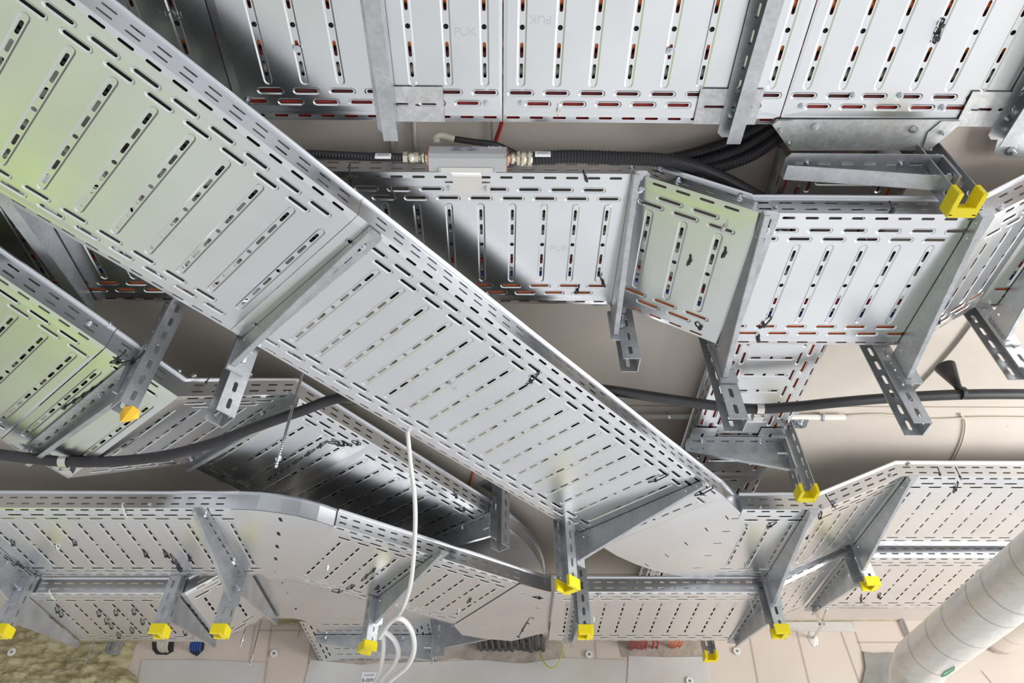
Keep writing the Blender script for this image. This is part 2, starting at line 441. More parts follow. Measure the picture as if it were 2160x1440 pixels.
# the large diagonal tray
DN = .796
A0 = uD*(-.75)+nD*DN
sp_ = .395
tray((A0.x, A0.y, hD), AZD, sp_+.75, .5, 'large diagonal zinc cable tray, upper left length with a greenish sheen', phase=-.1565+.75)
A1 = uD*(sp_+.001)+nD*DN
uend = 1.905
tray((A1.x, A1.y, hD), AZD, uend-sp_, .5, 'large diagonal zinc cable tray, lower right length crossing the centre', phase=-.1565-sp_)
# bend where the diagonal tray meets the rear row
r = thing('tray_bend', (.65, 2.3, hA), 'smooth curved zinc bend joining the diagonal tray to the rear row', 'tray bend')
e0 = uD*(uend+.002)+nD*DN; e1 = uD*(uend-.01)+nD*(DN+.5)
far = [at(x, y, hA) for x, y in ((1300, 1170), (1340, 1188), (1380, 1202), (1420, 1211), (1460, 1217), (1504, 1221))]
near = [at(1562, 1080, hA)]
poly = [(e0.x, e0.y), *[(p.x, p.y) for p in near[::-1]], *[(p.x, p.y) for p in far[::-1]], (e1.x, e1.y)]
hs = [stadium(*at(x, y, hA).xy, .03, .0045, a_) for x, y, a_ in ((1533, 1090, 1.0), (1490, 1115, 1.0), (1447, 1145, .95), (1406, 1170, .9), (1364, 1190, .9), (1551, 1092, -.1), (1531, 1119, -.1), (1513, 1144, -.1), (1493, 1170, -.1), (1470, 1196, -.1))]
plate('base_panel', poly, hA-.002, ZN, r, hs)
curved_rail('side_rail', [(e0.x, e0.y), (near[0].x, near[0].y), (.812, 2.024)], hA, r, 1)
curved_rail('side_rail', [(e1.x, e1.y)]+[(p.x, p.y) for p in far], hA, r, -1)
# rear row: left length, middle, slope, upper
YA, YB = 2.024, 2.565
tray((-3.1, YA, hA), 0, 2.20, .5, 'zinc tray length of the rear row at the lower left, above the yellow capped posts', phase=-1.164+3.1)
tray((.812, YA, hA), 0, .273, .5, 'short zinc tray length of the rear row under the large capped post', phase=.933-.812)
sA = 1.41-1.085
tray((1.085, YA, hA), 0, sA, .5, 'zinc tray section of the rear row rising to the right', t=(hA2-hA)/sA, phase=.04, stretch=1.05)
tray((1.41, YA, hA2), 0, 1.5, .5, 'raised zinc tray of the rear row at the right, upper of the two', phase=1.782-1.41)
# wall side row
tray((.205, YB, hB), 0, .845, .5, 'zinc tray of the wall side row beneath the middle of the picture bottom', phase=.4145-.205)
tray((1.05, YB, hB), 0, .325, .5, 'zinc tray section of the wall side row rising to the right', t=(hB2-hB)/.325, phase=.03, stretch=1.05)
tray((1.375, YB, hB2), 0, 1.5, .5, 'raised zinc tray of the wall side row, lower of the two at the right', phase=1.697-1.375)
tray((-1.86, 2.585, .003+hB), 0, .62, .5, 'zinc tray of the wall side row at the lower left with many black ties', phase=-1.408+1.86)
tray((-1.24, 2.585, .003+hB), 0, .17, .5, 'short rising zinc tray section behind the two yellow capped posts', t=(1.255-hB)/.17, phase=.04)
# curved piece and the oblique tray that crosses over
r = thing('tray_bend', (-.75, 2.25, hA), 'curved zinc bend between the lower left tray and the oblique tray', 'tray bend')
npt = [at(x, y, hA) for x, y in ((484, 1073), (540, 1075), (590, 1081), (630, 1088), (668, 1098), (706, 1111))]
fpt = [at(x, y, hA) for x, y in ((598, 1221), (562, 1218))]
hs = [stadium(*at(x, y, hA).xy, .028, .011, 1.57) for x, y in ((592, 1094), (588, 1124), (585, 1151), (582, 1177), (580, 1203))]
plate('base_panel', [(p.x, p.y) for p in npt+fpt], hA-.002, ZN, r, hs)
curved_rail('side_rail', [(p.x, p.y) for p in npt], hA, r, 1)
AL = R(34.4); uL = Vector((math.cos(AL), math.sin(AL))); nL = Vector((-uL.y, uL.x))
p0 = at(707, 1109, hA).xy
LL = .80
tray((p0.x, p0.y, hA), AL, LL, .5, 'oblique zinc tray length in the lower middle behind the white cable', phase=.065)
r = thing('tray_bend', (0, 2.9, hA), 'flat zinc bend with a black tie joining the oblique tray to the wall side row', 'tray bend')
q0 = p0+uL*(LL-.01); q1 = q0+nL*.5
poly = [(q0.x, q0.y), (at(1163, 1247, hA).x, at(1163, 1247, hA).y), (.205, YB+.06), (.206, YB+.5), *[tuple(at(x, y, hA).xy) for x, y in ((1080, 1350), (1020, 1345), (975, 1337))], (q1.x, q1.y)]
hs = [stadium(*at(x, y, hA).xy, .03, .009, 1.0) for x, y in ((1133, 1280), (1123, 1301), (1113, 1312), (1093, 1341))]
plate('base_panel', poly, hA-.003, ZN, r, hs)
nx = at(1163, 1247, hA)
curved_rail('side_rail', [(q0.x, q0.y), (nx.x-.03, nx.y-.01), (nx.x, nx.y)], hA, r, 1)
# left tray seen obliquely: slightly falling, then steep, then level again, then bending to the wall
AE = R(50.0); uE = Vector((math.cos(AE), math.sin(AE))); nE = Vector((-uE.y, uE.x))
def onE(off, x, y):
    """point of sight line of a pixel on the upright plane of the left tray"""
    d = D1(x, y); k = off/(nE.x*d.x+nE.y*d.y); return d*k
OFE = 1.534
a = onE(OFE, 0, 583); b2 = onE(OFE, 375, 838); jn = onE(OFE, 222, 735)
ua, ub, uj = (uE.dot(v.xy) for v in (a, b2, jn))
tE = (b2.z-a.z)/(ub-ua)
def E(u, h): v = uE*u+nE*OFE; return (v.x, v.y, h)
tray(E(ua-.5, a.z-.5*tE), AE, uj-ua+.498, .6, 'lime tinted zinc tray length at the left edge', t=tE, phase=.20)
tray(E(uj, jn.z), AE, ub-uj, .6, 'lime tinted zinc tray length behind the slotted post with the melted cap', t=tE, phase=.03)
c2 = onE(OFE, 548, 800); uc = uE.dot(c2.xy); hE = 1.34
uc = ub+(hE-b2.z)/.67
tray(E(ub, b2.z), AE, uc-ub, .6, 'wide zinc tray section climbing steeply with wavy reflections', t=.67, phase=.03, stretch=1.2)
cend = onE(OFE, 1040, 1095); ue = uE.dot(at(1040, 1095, hE).xy); um = uc+.33
tray(E(uc, hE), AE, um-uc, .6, 'dark zinc tray length behind the hanging threaded rod', phase=.05)
tray(E(um, hE), AE, ue-um, .6, 'dark zinc tray length behind the white cable', phase=.05)
r = thing('tray_bend', (0, 2.6, hE), 'very dark curved tray bend behind the slotted post', 'tray bend')
f0 = uE*ue+nE*OFE; f1 = f0+nE*.6
arcp = [(f0.x, f0.y)]
for i in range(1, 9):
    q = AE+(R(90)-AE)*i/8; arcp.append((arcp[-1][0]+.082*math.cos(q-.04), arcp[-1][1]+.082*math.sin(q-.04)))
xe, ye = arcp[-1]
plate('base_panel', arcp+[(xe-.6, ye), (f1.x, f1.y)], hE-.001, ZN, r)
curved_rail('side_rail', arcp, hE, r, 1)
tray((xe, ye, hE), R(90), YW-ye, .6, 'zinc tray running to the wall above the black cable bundle', phase=.04, group=None)
# branch plate and tray towards the wall at the left
hW = 1.258
r = thing('tray_branch', (-.8, 2.9, hW), 'wide smooth beige looking branch plate under the lower left trays', 'tray branch plate')
plate('base_panel', [(-1.07, 2.59), (-.80, 2.56), (-.52, 2.70), (-.33, 2.92), (-.33, 3.14), (-.89, 3.14), (-.95, 3.10), (-1.07, 3.085)], hW, ZN, r,
      [stadium(*at(x, y, hW).xy, .022, .008, .1+1.9) for x, y in ((596, 1228), (606, 1250), (624, 1283), (565, 1215))])
curved_rail('side_rail', [(-1.07, 3.085), (-.95, 3.10), (-.89, 3.14)], hW, r, -1)
tray((-.335, 3.14, hW), R(90), YW-3.14, .6, 'zinc tray running to the wall left of the capped post and white cable', phase=.03, group=None)
# tray crossing above, from the outlet at the top to the wall
XV = .628
tray((XV+.315, .80, 1.36), R(90), 1.28, .3, 'narrow zinc tray passing above the lowered tray, orange cables inside', phase=.055, group=None)
tray((XV+.315, 2.081, 1.36), R(90), YW-2.081, .3, 'narrow dark zinc tray running on to the wall behind the rear row', phase=.03, group=None)
# outlet at the top right
r = thing('tray_outlet', (.79, .75, hT), 'pale six sided metal sheet at the upper right, over the yellow capped post', 'outlet plate')
zo = hT-.004
P_ = lambda x, y: tuple(at(x, y, zo).xy)
plate('outlet_plate', [P_(1638, 252), P_(2028, 252), P_(2022, 262), P_(1957, 317), P_(1668, 317), P_(1628, 262)], zo, PL, r)
plate('corner_plate', [P_(1640, 253), P_(1672, 253), P_(1688, 272), P_(1684, 300), P_(1666, 316), P_(1628, 262)], zo-.003, PL, r)
plate('corner_plate', [P_(1985, 254), P_(2026, 254), P_(2022, 262), P_(1957, 317), P_(1946, 308), P_(1956, 278)], zo-.003, PL, r)
for x, y in ((1720, 267), (1927, 273)): bolt(r, at(x, y, zo-.002), (0, 0, -1), .006)
for x, y in ((1646, 275), (1665, 301), (1988, 281)): bolt(r, at(x, y, zo-.006), (0, 0, -1), .0035)
# thin fixing plates under the top tray
for nm, cx, txt in (('left', 868, 'left'), ('mid', 1552, 'middle'), ('right', 2120, 'right')):
    r = thing('fixing_plate', at(cx, 222, hT-.004), 'spangled zinc fixing plate under the top tray, %s of three' % txt, 'fixing plate', 'fixing plates')
    z = hT-.0045; k = {868: 0, 1552: 6, 2120: 16}[cx]
    sh = {868: (797, 945, 182, 257), 1552: (1478, 1631, 187, 263), 2120: (2052, 2210, 193, 268)}[cx]
    a1 = at(sh[0], sh[2], z); a2 = at(sh[1], sh[3], z)
    x0, x1 = a1.x, a1.x+.135
    plate('base_panel', [(x0, a1.y), (x1, a1.y), (x1, a2.y), (x0, a2.y)], z, PL, r, [stadium(x0+.038, (a1.y+a2.y)/2, .045, .0065), stadium(x1-.038, (a1.y+a2.y)/2, .045, .0065)])
for x0 in (XV-.002, XV+.227):
    r = thing('fixing_plate', (x0, 1.84, 1.355), 'thin zinc fixing plate under the narrow tray, %s one by the capped post' % ('left' if x0 < .7 else 'right'), 'fixing plate', 'fixing plates')
    plate('base_panel', [(x0, 1.79), (x0+.085, 1.79), (x0+.085, 1.885), (x0, 1.885)], 1.355, ZN, r, [stadium(x0+.04, 1.84, .045, .008, 1.57)])

# ================================================================ POSTS AND ARMS
def pxy(x, y, h): return tuple((D1(x, y)*h).xy)
yp = 2.551
post(pxy(1330, 770, 1.173), 1.173, 'short uncapped slotted post behind the middle tray, nearest the picture centre', cap=False, w=.05, d=.044)
post(pxy(1553, 897, .985), .985, 'uncapped slotted post carrying the arm under the left end of the lowered tray', cap=False, w=.05, d=.044)
post(pxy(1937, 905, .985), .985, 'uncapped slotted post crossed by the black hose, right of centre', cap=False, w=.05, d=.044)
post((1.35, 1.30), 1.165, 'uncapped slotted post at the right edge of the view', cap=False, w=.05, d=.044)
post((uD*.46+nD*1.335)[:], .968, 'uncapped slotted post between the diagonal tray and the steep tray', az=AZD, cap=False, w=.052)
post(pxy(1197, 1240, .957), .957, 'yellow capped post holding the lower end of the diagonal tray', az=AZD, w=.05, d=.046)
pc_ = uE*(uE.dot(Vector(pxy(283, 846, 1.0))))+nE*1.492
r6 = post(pc_[:], 1.0, 'slotted post at the left with a small melted orange yellow cap', az=AE+R(180), cap=False, w=.046, d=.042)
c6 = at(271, 874, 1.0-.02); m6 = MB(); V6 = []
for k, (x_, y_, z_) in enumerate(((-.022, 0, .004), (-.010, -.012, .014), (.010, -.014, .015), (.023, -.002, .010), (.020, .012, -.002), (-.006, .016, -.010), (-.018, .010, -.014), (-.004, -.004, -.012), (.0, .004, .018), (.010, .002, -.009))): V6.append(c6+Vector((x_, y_, z_)))
bm6 = bmesh.new(); [bm6.verts.new(v) for v in V6]; bmesh.ops.convex_hull(bm6, input=bm6.verts[:]); bm6.verts.index_update()
F6 = [[v.index for v in f.verts] for f in bm6.faces]; V6 = [v.co.copy() for v in bm6.verts]; bm6.free()
o6 = mesh('end_cap', V6, F6, YEL2, r6); o6['label'] = 'melted orange yellow plastic cap' 
post((uE*(uE.dot(Vector(pxy(1067, 1150, 1.20))))+nE*1.495)[:], 1.20, 'uncapped slotted post standing before the very dark curved bend', az=AE, cap=False, w=.05)
post((pxy(2060, 400, 1.17)[0]-.004, .784), 1.17, 'yellow capped post at the top right under the outlet', az=R(90), w=.05, d=.046)
post((.972, 1.872), 1.15, 'yellow capped post under the narrow tray right of the diagonal tray end', az=R(90), w=.05, d=.046)
post((.975, 3.28), 1.143, 'yellow capped post close to the wall at the bottom, mostly hidden by a tray', az=R(90), w=.05, d=.046)
for x, h, t in ((-1.845, .975, 'yellow capped post cut by the left picture edge'), (-1.268, .975, 'yellow capped post at the lower left, left one of the neighbouring pair'),
                (-1.045, .975, 'yellow capped post at the lower left, right one of the neighbouring pair'), (.307, .972, 'yellow capped post below the lower end of the diagonal tray'),
                (1.037, .975, 'yellow capped post at the bottom, below the right end of the flat wall side tray'), (1.445, 1.16, 'smallest yellow capped post at the right, beside the raised trays')):
    post((x, yp), h, t, w=.048, d=.044)
pL = p0+uL*.43+nL*.545
post(pxy(775, 1372, .985), .985, 'yellow capped post where the white cable is tied', az=AL+R(180), w=.05, d=.044)
post((-.305, 3.33), 1.165, 'uncapped post near the wall carrying two opposite arms', az=R(-90), cap=False, w=.056)
G = 'cantilever arms under the trays'
def A_(root, az, L, h, txt, **k): return arm(root, az, L, h, txt, 1, **k)
A_((.290, 1.255), R(-90), .44, h2-.003, 'pale cantilever arm under the right end of the middle tray')
A_((.545, 1.255), R(-90), .435, h3-.003, 'wide cantilever arm under the left end of the lowered tray')
A_((1.005, 1.255), R(-90), .435, h3-.003, 'wide cantilever arm under the right end of the lowered tray')
A_((1.335, 1.265), R(-90), .44, h2-.003, 'cantilever arm at the right picture edge')
ra = uD*.43+nD*1.302
A_((ra.x, ra.y), AZD-R(90), .505, hD-.003, 'cantilever arm under the joint of the diagonal tray', rooth=.08)
rb = uD*1.765+nD*1.302
A_((rb.x, rb.y), AZD-R(90), .505, hD-.003, 'long cantilever arm under the lower end of the diagonal tray', rooth=.095)
re = uE*(uE.dot(Vector(pxy(268, 872, .985))))+nE*1.525
A_((re.x, re.y), AE+R(90), .60, (a.z+tE*(uE.dot(re)-ua))-.012, 'slotted cantilever arm under the lime tinted left tray', rooth=.07, fl=.045)
ru = uE.dot(Vector(pxy(1067, 1150, 1.20)))
rd = uE*ru+nE*1.522
A_((rd.x, rd.y), AE+R(90), .60, hE-.003, 'cantilever arm in the shade under the dark tray', rooth=.08)
rs = uE*(uc+.02)+nE*1.525
A_((rs.x, rs.y), AE+R(90), .60, hE-.003, 'slotted cantilever arm at the top of the steep tray section', rooth=.06, fl=.045, endplate=False)
A_((.948, .80), R(180), .34, 1.305, 'cantilever arm under the outlet at the top right', rooth=.062, fl=.05, tiph=.022, lip=.034)
A_((.948, 1.885), R(180), .33, 1.352, 'cantilever arm under the narrow tray, beside the capped post', rooth=.10, fl=.05, tiph=.03)
A_((.948, 3.29), R(180), .33, 1.352, 'cantilever arm under the narrow tray near the wall', rooth=.10, fl=.05)
for x, l in ((-.232, 'left'), (.512, 'middle'), (1.112, 'right')):
    A_((x, -.02), R(90), .765, hT-.006, 'pale cantilever arm ending under the fixing plate of the top tray, %s of three' % l, rooth=.08, tiph=.03, lip=.03, endplate=False, fl=.045)
    post((x, -.06), 1.15, 'slotted post above the view carrying the %s arm of the top tray' % l, cap=False, az=R(90))
tp = pxy(203, 635, h2)
A_((tp[0], .79), R(90), .46, h2-.004, 'dark grey cantilever arm under the shaded tray at the left', rooth=.08, tiph=.03, lip=.03, fl=.045, endplate=False)
post((tp[0], .76), 1.20, 'slotted post holding the dark grey arm of the shaded left tray', cap=False, az=R(90))
for x, sgn, l, L_, hh in ((-1.03, -1, 'left pair, right post', .515, hA), (1.03, -1, 'beside the large capped post', .515, hA), (1.425, -1, 'at the foot of the raised trays', .515, hA2),
                      (-1.86, -1, 'cut by the left picture edge', .515, hA),
                      (-1.86, 1, 'near the wall at the far left', .50, hB), (-1.262, 1, 'behind the left one of the capped pair', .50, hB), (-1.02, 1, 'below the wide branch plate', .52, 1.25),
                      (.312, 1, 'behind the capped post under the diagonal tray end', .50, hB), (1.04, 1, 'below the flat wall side tray at its right end', .50, hB), (1.43, 1, 'below the raised wall side tray', .50, hB2)):
    A_((x, yp+sgn*.028), R(90)*sgn, L_, hh-.003, 'cantilever arm %s%s' % (l, '' if sgn > 0 else ', under the rear row'), rooth=.10)
c15 = Vector(pxy(775, 1372, .985)); rl = c15-nL*.028
A_((rl.x, rl.y), AL-R(90), .505, hA-.003, 'galvanised cantilever arm under the oblique tray, behind the white cable', rooth=.10)
A_((-.335, 3.33), R(180), .56, 1.253, 'galvanised cantilever arm near the wall, reaching left', rooth=.10)
A_((-.275, 3.33), 0, .56, 1.333, 'galvanised cantilever arm near the wall, reaching right', rooth=.12)

# ================================================================ CABLES LYING IN THE TRAYS
def lay(pts2, offs, cols, r, where, zoff=.0045):
    """pts2: list of (x,y,h) near corner path; offs across (left of direction)"""
    for i, (o_, cn) in enumerate(zip(offs, cols)):
        P = []
        for k, p in enumerate(pts2):
            q0_ = pts2[max(0, k-1)]; q1_ = pts2[min(len(pts2)-1, k+1)]
            d = Vector((q1_[0]-q0_[0], q1_[1]-q0_[1])).normalized(); nn = Vector((-d.y, d.x))
            P.append((p[0]+nn.x*o_, p[1]+nn.y*o_+0*random.random(), p[2]+r+zoff))
        Q = [Vector(P[0])]
        for a_, b_ in zip(P, P[1:]):
            m_ = max(1, int((Vector(b_)-Vector(a_)).length/.3))
            for j in range(1, m_+1): Q.append(Vector(a_).lerp(Vector(b_), j/m_)+Vector((0, 0, .0015*random.random() if j < m_ else 0)))
        ob = MB().tube(Q, r, 8).build('cable', CABM[cn], None, True)
        tag(ob, '%s cable lying in %s' % (cn.replace('darkred', 'dark red'), where), 'cable', 'cables in '+where)
lay([(-2.2, .318, hT), (2.2, .318, hT)], (.040, .066, .092, .12, .15, .178, .206, .234, .262, .29, .318, .342, .366, .387),
    ('red', 'darkred', 'red', 'darkred', 'orange', 'darkred', 'black', 'orange', 'darkred', 'grey', 'black', 'darkred', 'red', 'red'), .0125, 'the tray at the top edge')
lay([(-2.5, .829, h2), (.30, .829, h2), (.545, .829, h3), (1.04, .829, h3), (1.285, .829, h2), (2.1, .829, h2)],
    (.095, .113, .131, .149, .168, .206, .224, .262, .286, .304, .322, .342, .366, .388), ('cream', 'black', 'cream', 'black', 'grey', 'black', 'grey', 'red', 'grey', 'blue', 'blue', 'orange', 'orange', 'orange'), .0075, 'the middle tray with the grey box')
lay([(XV+.315, .80, 1.36), (XV+.315, YW-.03, 1.36)], (.012, .024, .042, .066, .09, .12, .15, .18, .21, .232, .250, .270, .288), ('orange', 'orange', 'orange', 'darkred', 'darkred', 'orange', 'black', 'grey', 'orange', 'darkred', 'red', 'red', 'red'), .009, 'the narrow tray')
d0 = uD*(-.7)+nD*DN; d1 = uD*1.85+nD*DN
lay([(d0.x, d0.y, hD), (d1.x, d1.y, hD)], (.010, .030, .050, .070, .092, .112, .132), ('black',)*7, .009, 'the large diagonal tray')
lay([(d0.x, d0.y, hD), (d1.x, d1.y, hD)], (.30,), ('grey',), .006, 'the far half of the large diagonal tray')
lay([(-3.0, YA, hA), (-.95, YA, hA)], (.045, .068, .12, .16, .2, .24, .30, .34, .38, .42, .46), ('black', 'black', 'black', 'grey', 'black', 'black', 'grey', 'black', 'black', 'black', 'black'), .011, 'the rear row at the lower left')
lay([(.86, YA, hA), (1.08, YA, hA), (1.41, YA, hA2), (2.8, YA, hA2)], (.045, .068, .092), ('black',)*3, .010, 'the rear row at the right')
lay([(.22, YB, hB), (1.05, YB, hB), (1.375, YB, hB2), (2.8, YB, hB2)], (.2, .223, .246, .269, .292, .315, .338, .361, .384, .407), ('black', 'grey', 'black', 'black', 'black', 'grey', 'black', 'black', 'black', 'black'), .010, 'the wall side row')
lay([(-1.84, 2.588, hB), (-1.25, 2.588, hB), (-1.08, 2.588, 1.25)], (.10, .13, .16, .19, .22, .25, .28, .31, .34, .37, .40), ('black',)*11, .011, 'the wall side row at the lower left')
e_ = [E(ua-.45, a.z-.45*tE), E(ub, b2.z), E(uc, hE), E(ue, hE)]
lay(e_, (.045, .068, .12, .15, .18, .21, .24, .27, .30, .33, .36), ('black', 'black', 'black', 'lime', 'black', 'black', 'black', 'grey', 'black', 'black', 'black'), .010, 'the lime tinted tray and its dark continuation')
lay([(p0.x, p0.y, hA), ((p0+uL*.8).x, (p0+uL*.8).y, hA)], (.06, .1, .14, .18, .22, .26, .3, .34, .38, .42), ('black',)*10, .010, 'the oblique tray')
# ================================================================ HOSE, BOX, FLEXIBLE CONDUITS
hp = [(-60, 950, 1.10), (60, 966, 1.11), (150, 974, 1.12), (250, 972, 1.13), (350, 960, 1.15), (450, 934, 1.18), (540, 900, 1.21), (640, 865, 1.245), (720, 838, 1.275), (900, 812, 1.285), (1080, 806, 1.29), (1260, 820, 1.29),
      (1400, 840, 1.285), (1500, 854, 1.28), (1590, 862, 1.27), (1680, 857, 1.27), (1760, 849, 1.27), (1880, 839, 1.28), (2025, 832, 1.28), (2160, 831, 1.28), (2300, 834, 1.28), (2600, 846, 1.28), (3000, 862, 1.28)]
tag(tube_obj('cable_hose', [at(*p) for p in hp], .0155, BLK, None, 16, 6), 'thick black cable crossing the whole view behind the diagonal tray', 'thick cable')
def clip(px, py, h, txt):
    c_ = at(px, py, h); r_ = thing('cable_clip', c_, txt, 'cable clip')
    ax = Vector((1, .05, 0)).normalized(); b = MB(); pts = []
    V = []
    for i in range(9):
        q = math.pi*(i/8)*1.15-.2
        V += [c_+Vector((0, -math.cos(q)*.0185, -math.sin(q)*.0185))+ax*sx_*.011 for sx_ in (-1, 1)]
    b.add(V, [[2*i, 2*i+1, 2*i+3, 2*i+2] for i in range(8)]); b.build('strap', STC, r_, solid=.0015)
    b = MB(); cc = c_+Vector((0, .026, -.010))
    for dz_ in (-.010, .010): b.box(cc+Vector((0, 0, dz_)), .030, .020, .0018)
    for dx_ in (-.015, .015): b.box(cc+Vector((dx_, 0, 0)), .0018, .020, .020)
    b.build('clamp_foot', STC, r_)
clip(137, 972, 1.12, 'shiny steel clip holding the black cable at the left')
clip(1601, 861, 1.27, 'shiny steel clip holding the black cable below the lowered tray')
cb = at(2029, 829, 1.28); r_ = thing('cable_holder', cb, 'black plastic cone above the black cable at the right', 'cone holder')
b = MB(); b.tube([cb+Vector((0, 0, .012)), cb+Vector((0, 0, .03)), cb+Vector((-.002, 0, .105)), cb+Vector((-.002, 0, .106)), cb+Vector((-.002, 0, .04))], [.010, .011, .030, .027, .008], 22); b.build('cone', TIE, r_, True)
b = MB(); b.tube([cb+Vector((-.006, 0, 0)), cb+Vector((.006, 0, 0))], .0195, 16); b.box(cb+Vector((0, .02, .004)), .012, .014, .012); b.build('strap', TIE, r_)
r_ = thing('connector_box', (-.08, .783, 1.33), 'light grey metal connector box mounted on the middle tray edge', 'connector box')
x0, x1, y0, y1, z0, z1 = -.166, .004, .764, .802, 1.306, 1.350
prof = [(y0+.003, z1), (y0, z1-.004), (y0, z0+.010), (y0+.006, z0), (y1-.006, z0-.0015), (y1, z0-.0015), (y1, z1)]
b = MB(); V = [(x, y, z) for x in (x0, x1) for y, z in prof]; n_ = len(prof)
b.add(V, [[i, (i+1) % n_, (i+1) % n_+n_, i+n_] for i in range(n_)]+[list(range(n_))[::-1], [i+n_ for i in range(n_)]]); b.build('housing', GRY, r_)
b = MB(); b.box((x0-.0012, .783, 1.328), .002, .036, .040); b.build('gasket', RDR, r_); b = MB(); b.box((x1+.0012, .783, 1.328), .002, .036, .040); b.build('gasket', RDR, r_)
for x in (x0+.026, x1-.026): bolt(r_, (x, y1-.004, z0-.001), (0, 0, -1), .0032)
lb = MB(); lb.box(((x0+x1)/2-.007, y0-.0004, 1.335), .062, .0006, .022); l_ = lb.build('type_label', LBL, r_)
def text(parent, body, pos, size, xdir, updir, m, name='lettering', ext=.0002):
    c_ = bpy.data.curves.new(name, 'FONT'); c_.body = body; c_.size = size; c_.extrude = ext; c_.align_x = 'CENTER'; c_.align_y = 'CENTER'
    c_.materials.append(m); o = bpy.data.objects.new(name, c_); COL.objects.link(o)
    X = Vector(xdir).normalized(); Z = X.cross(Vector(updir)).normalized(); Y = Z.cross(X)
    Mw = Matrix((X, Y, Z)).transposed().to_4x4()
    base = parent.location if parent.type == 'EMPTY' else Vector(parent['org'])
    Mw.translation = W3(pos)-base
    me = bpy.data.meshes.new_from_object(o); me.name = name; bpy.data.objects.remove(o)
    me.materials.clear(); me.materials.append(m)
    o = bpy.data.objects.new(name, me); COL.objects.link(o)
    o.parent = parent; o.matrix_basis = Mw
    return o
yl = y0-.0010
b = MB()
for k, (w_, dx_, dz_) in enumerate(((.046, 0, .0068), (.018, -.016, .002), (.022, -.014, -.0012), (.020, -.015, -.0044), (.026, -.012, -.0074))):
    n_ = int(w_/.0032)
    for j in range(n_):
        if random.random() < .82: b.box((-.088+dx_-w_/2+j*.0032, yl, 1.335+dz_), .0024, .0004, .0028 if k == 0 else .0014)
b.build('label_print', INK2, l_)
b = MB(); R_ = [(-.073+.0085*math.cos(q*.3927), yl, 1.3315+.0045*math.sin(q*.3927)) for q in range(17)]; b.tube(R_, .0005, 6, caps=False)
b.box((-.073, yl, 1.3315), .010, .0004, .0022); b.box((-.084, yl, 1.3315), .005, .0004, .001); b.box((-.062, yl, 1.3315), .005, .0004, .001); b.build('label_emblem', INK2, l_)
lb = MB(); lb.box((x1-.026, y0-.0004, 1.3445), .028, .0006, .007); l2_ = lb.build('name_label', PAP, r_)
text(l2_, 'ET 098.2', (x1-.026, yl, 1.3445), .0062, (1, 0, 0), (0, 0, 1), INK)
# bracket carrying the box
r_ = thing('box_bracket', (-.09, .84, 1.335), 'bent stainless bracket below the grey connector box', 'bracket')
b = MB(); V = [(x, y, z) for y, z in ((.800, 1.308), (.812, 1.312), (.822, 1.330), (.826, 1.337), (.834, 1.3385), (.852, 1.3385)) for x in (-.118, -.052)]
b.add(V, [[2*i, 2*i+1, 2*i+3, 2*i+2] for i in range(5)]); b.build('bent_sheet', STL, r_, solid=.0015)
b = MB(); b.box((-.085, .866, 1.3385), .104, .028, .0015); b.build('foot_plate', STL, r_)
b = MB(); b.box((-.085, .797, 1.3035), .118, .012, .0015); b.build('seat_plate', STL, r_)
for x in (-.128, -.043): bolt(r_, (x, .866, 1.3375), (0, 0, -1), .0050, .006)
# connectors
def connector(xa, xb, yy, zz, txt, seq):
    r_ = thing('cable_connector', ((xa+xb)/2, yy, zz), txt, 'connector', 'nickel connectors of the grey box')
    x = xa; sg = 1 if xb > xa else -1
    for i, (ln, rad, nseg) in enumerate(seq):
        b = MB(); b.tube([(x, yy, zz), (x+sg*ln, yy, zz)], rad, nseg); b.build('nut' if nseg == 6 else 'sleeve', BRS, r_, nseg > 6); x += sg*ln
    return x
xc1 = connector(x0-.002, x0-.1, .783, 1.330, 'brass coloured connector at the left end of the grey box', ((.003, .016, 4), (.004, .010, 16), (.009, .0125, 14), (.005, .008, 14), (.010, .0115, 6), (.014, .0125, 14), (.010, .013, 6)))
xc2 = connector(x1+.002, x1+.1, .783, 1.330, 'brass coloured connector at the right end of the grey box', ((.003, .016, 4), (.004, .010, 16), (.009, .0125, 14), (.005, .0085, 14), (.006, .0155, 6), (.016, .0165, 18), (.012, .0175, 18)))
tag(corr_obj('flexible_conduit', [(xc1, .783, 1.330), (xc1-.06, .783, 1.331), (xc1-.18, .78, 1.334), (xc1-.4, .772, 1.336), (xc1-.8, .765, 1.336)], .0098, COR), 'thin black corrugated conduit running left from the grey box', 'flexible conduit')
pts = [(xc2, .783, 1.330), at(1200, 330, 1.335), at(1300, 333, 1.34), at(1395, 337, 1.345), at(1460, 350, 1.35), at(1520, 374, 1.35), at(1575, 402, 1.345), at(1610, 422, 1.335), at(1660, 450, 1.32)]
tag(corr_obj('flexible_conduit', pts, .0155, COR), 'thick black corrugated conduit running right from the grey box', 'flexible conduit')
for i, pp in enumerate((((1650, 240, 1.425), (1600, 268, 1.43), (1535, 300, 1.43), (1470, 322, 1.42), (1410, 336, 1.41), (1340, 345, 1.40)), ((1665, 250, 1.422), (1615, 283, 1.42), (1560, 316, 1.415), (1500, 338, 1.40), (1440, 352, 1.39), (1380, 365, 1.38)),
                        ((1690, 258, 1.42), (1640, 292, 1.41), (1590, 325, 1.40), (1540, 345, 1.39), (1490, 358, 1.38), (1430, 372, 1.375)))):
    tag(corr_obj('flexible_conduit', [at(*p) for p in pp], .0145, COR), 'black corrugated conduit curving down from the top tray, %s of three' % ('upper', 'middle', 'lower')[i], 'flexible conduit', 'curving corrugated conduits')
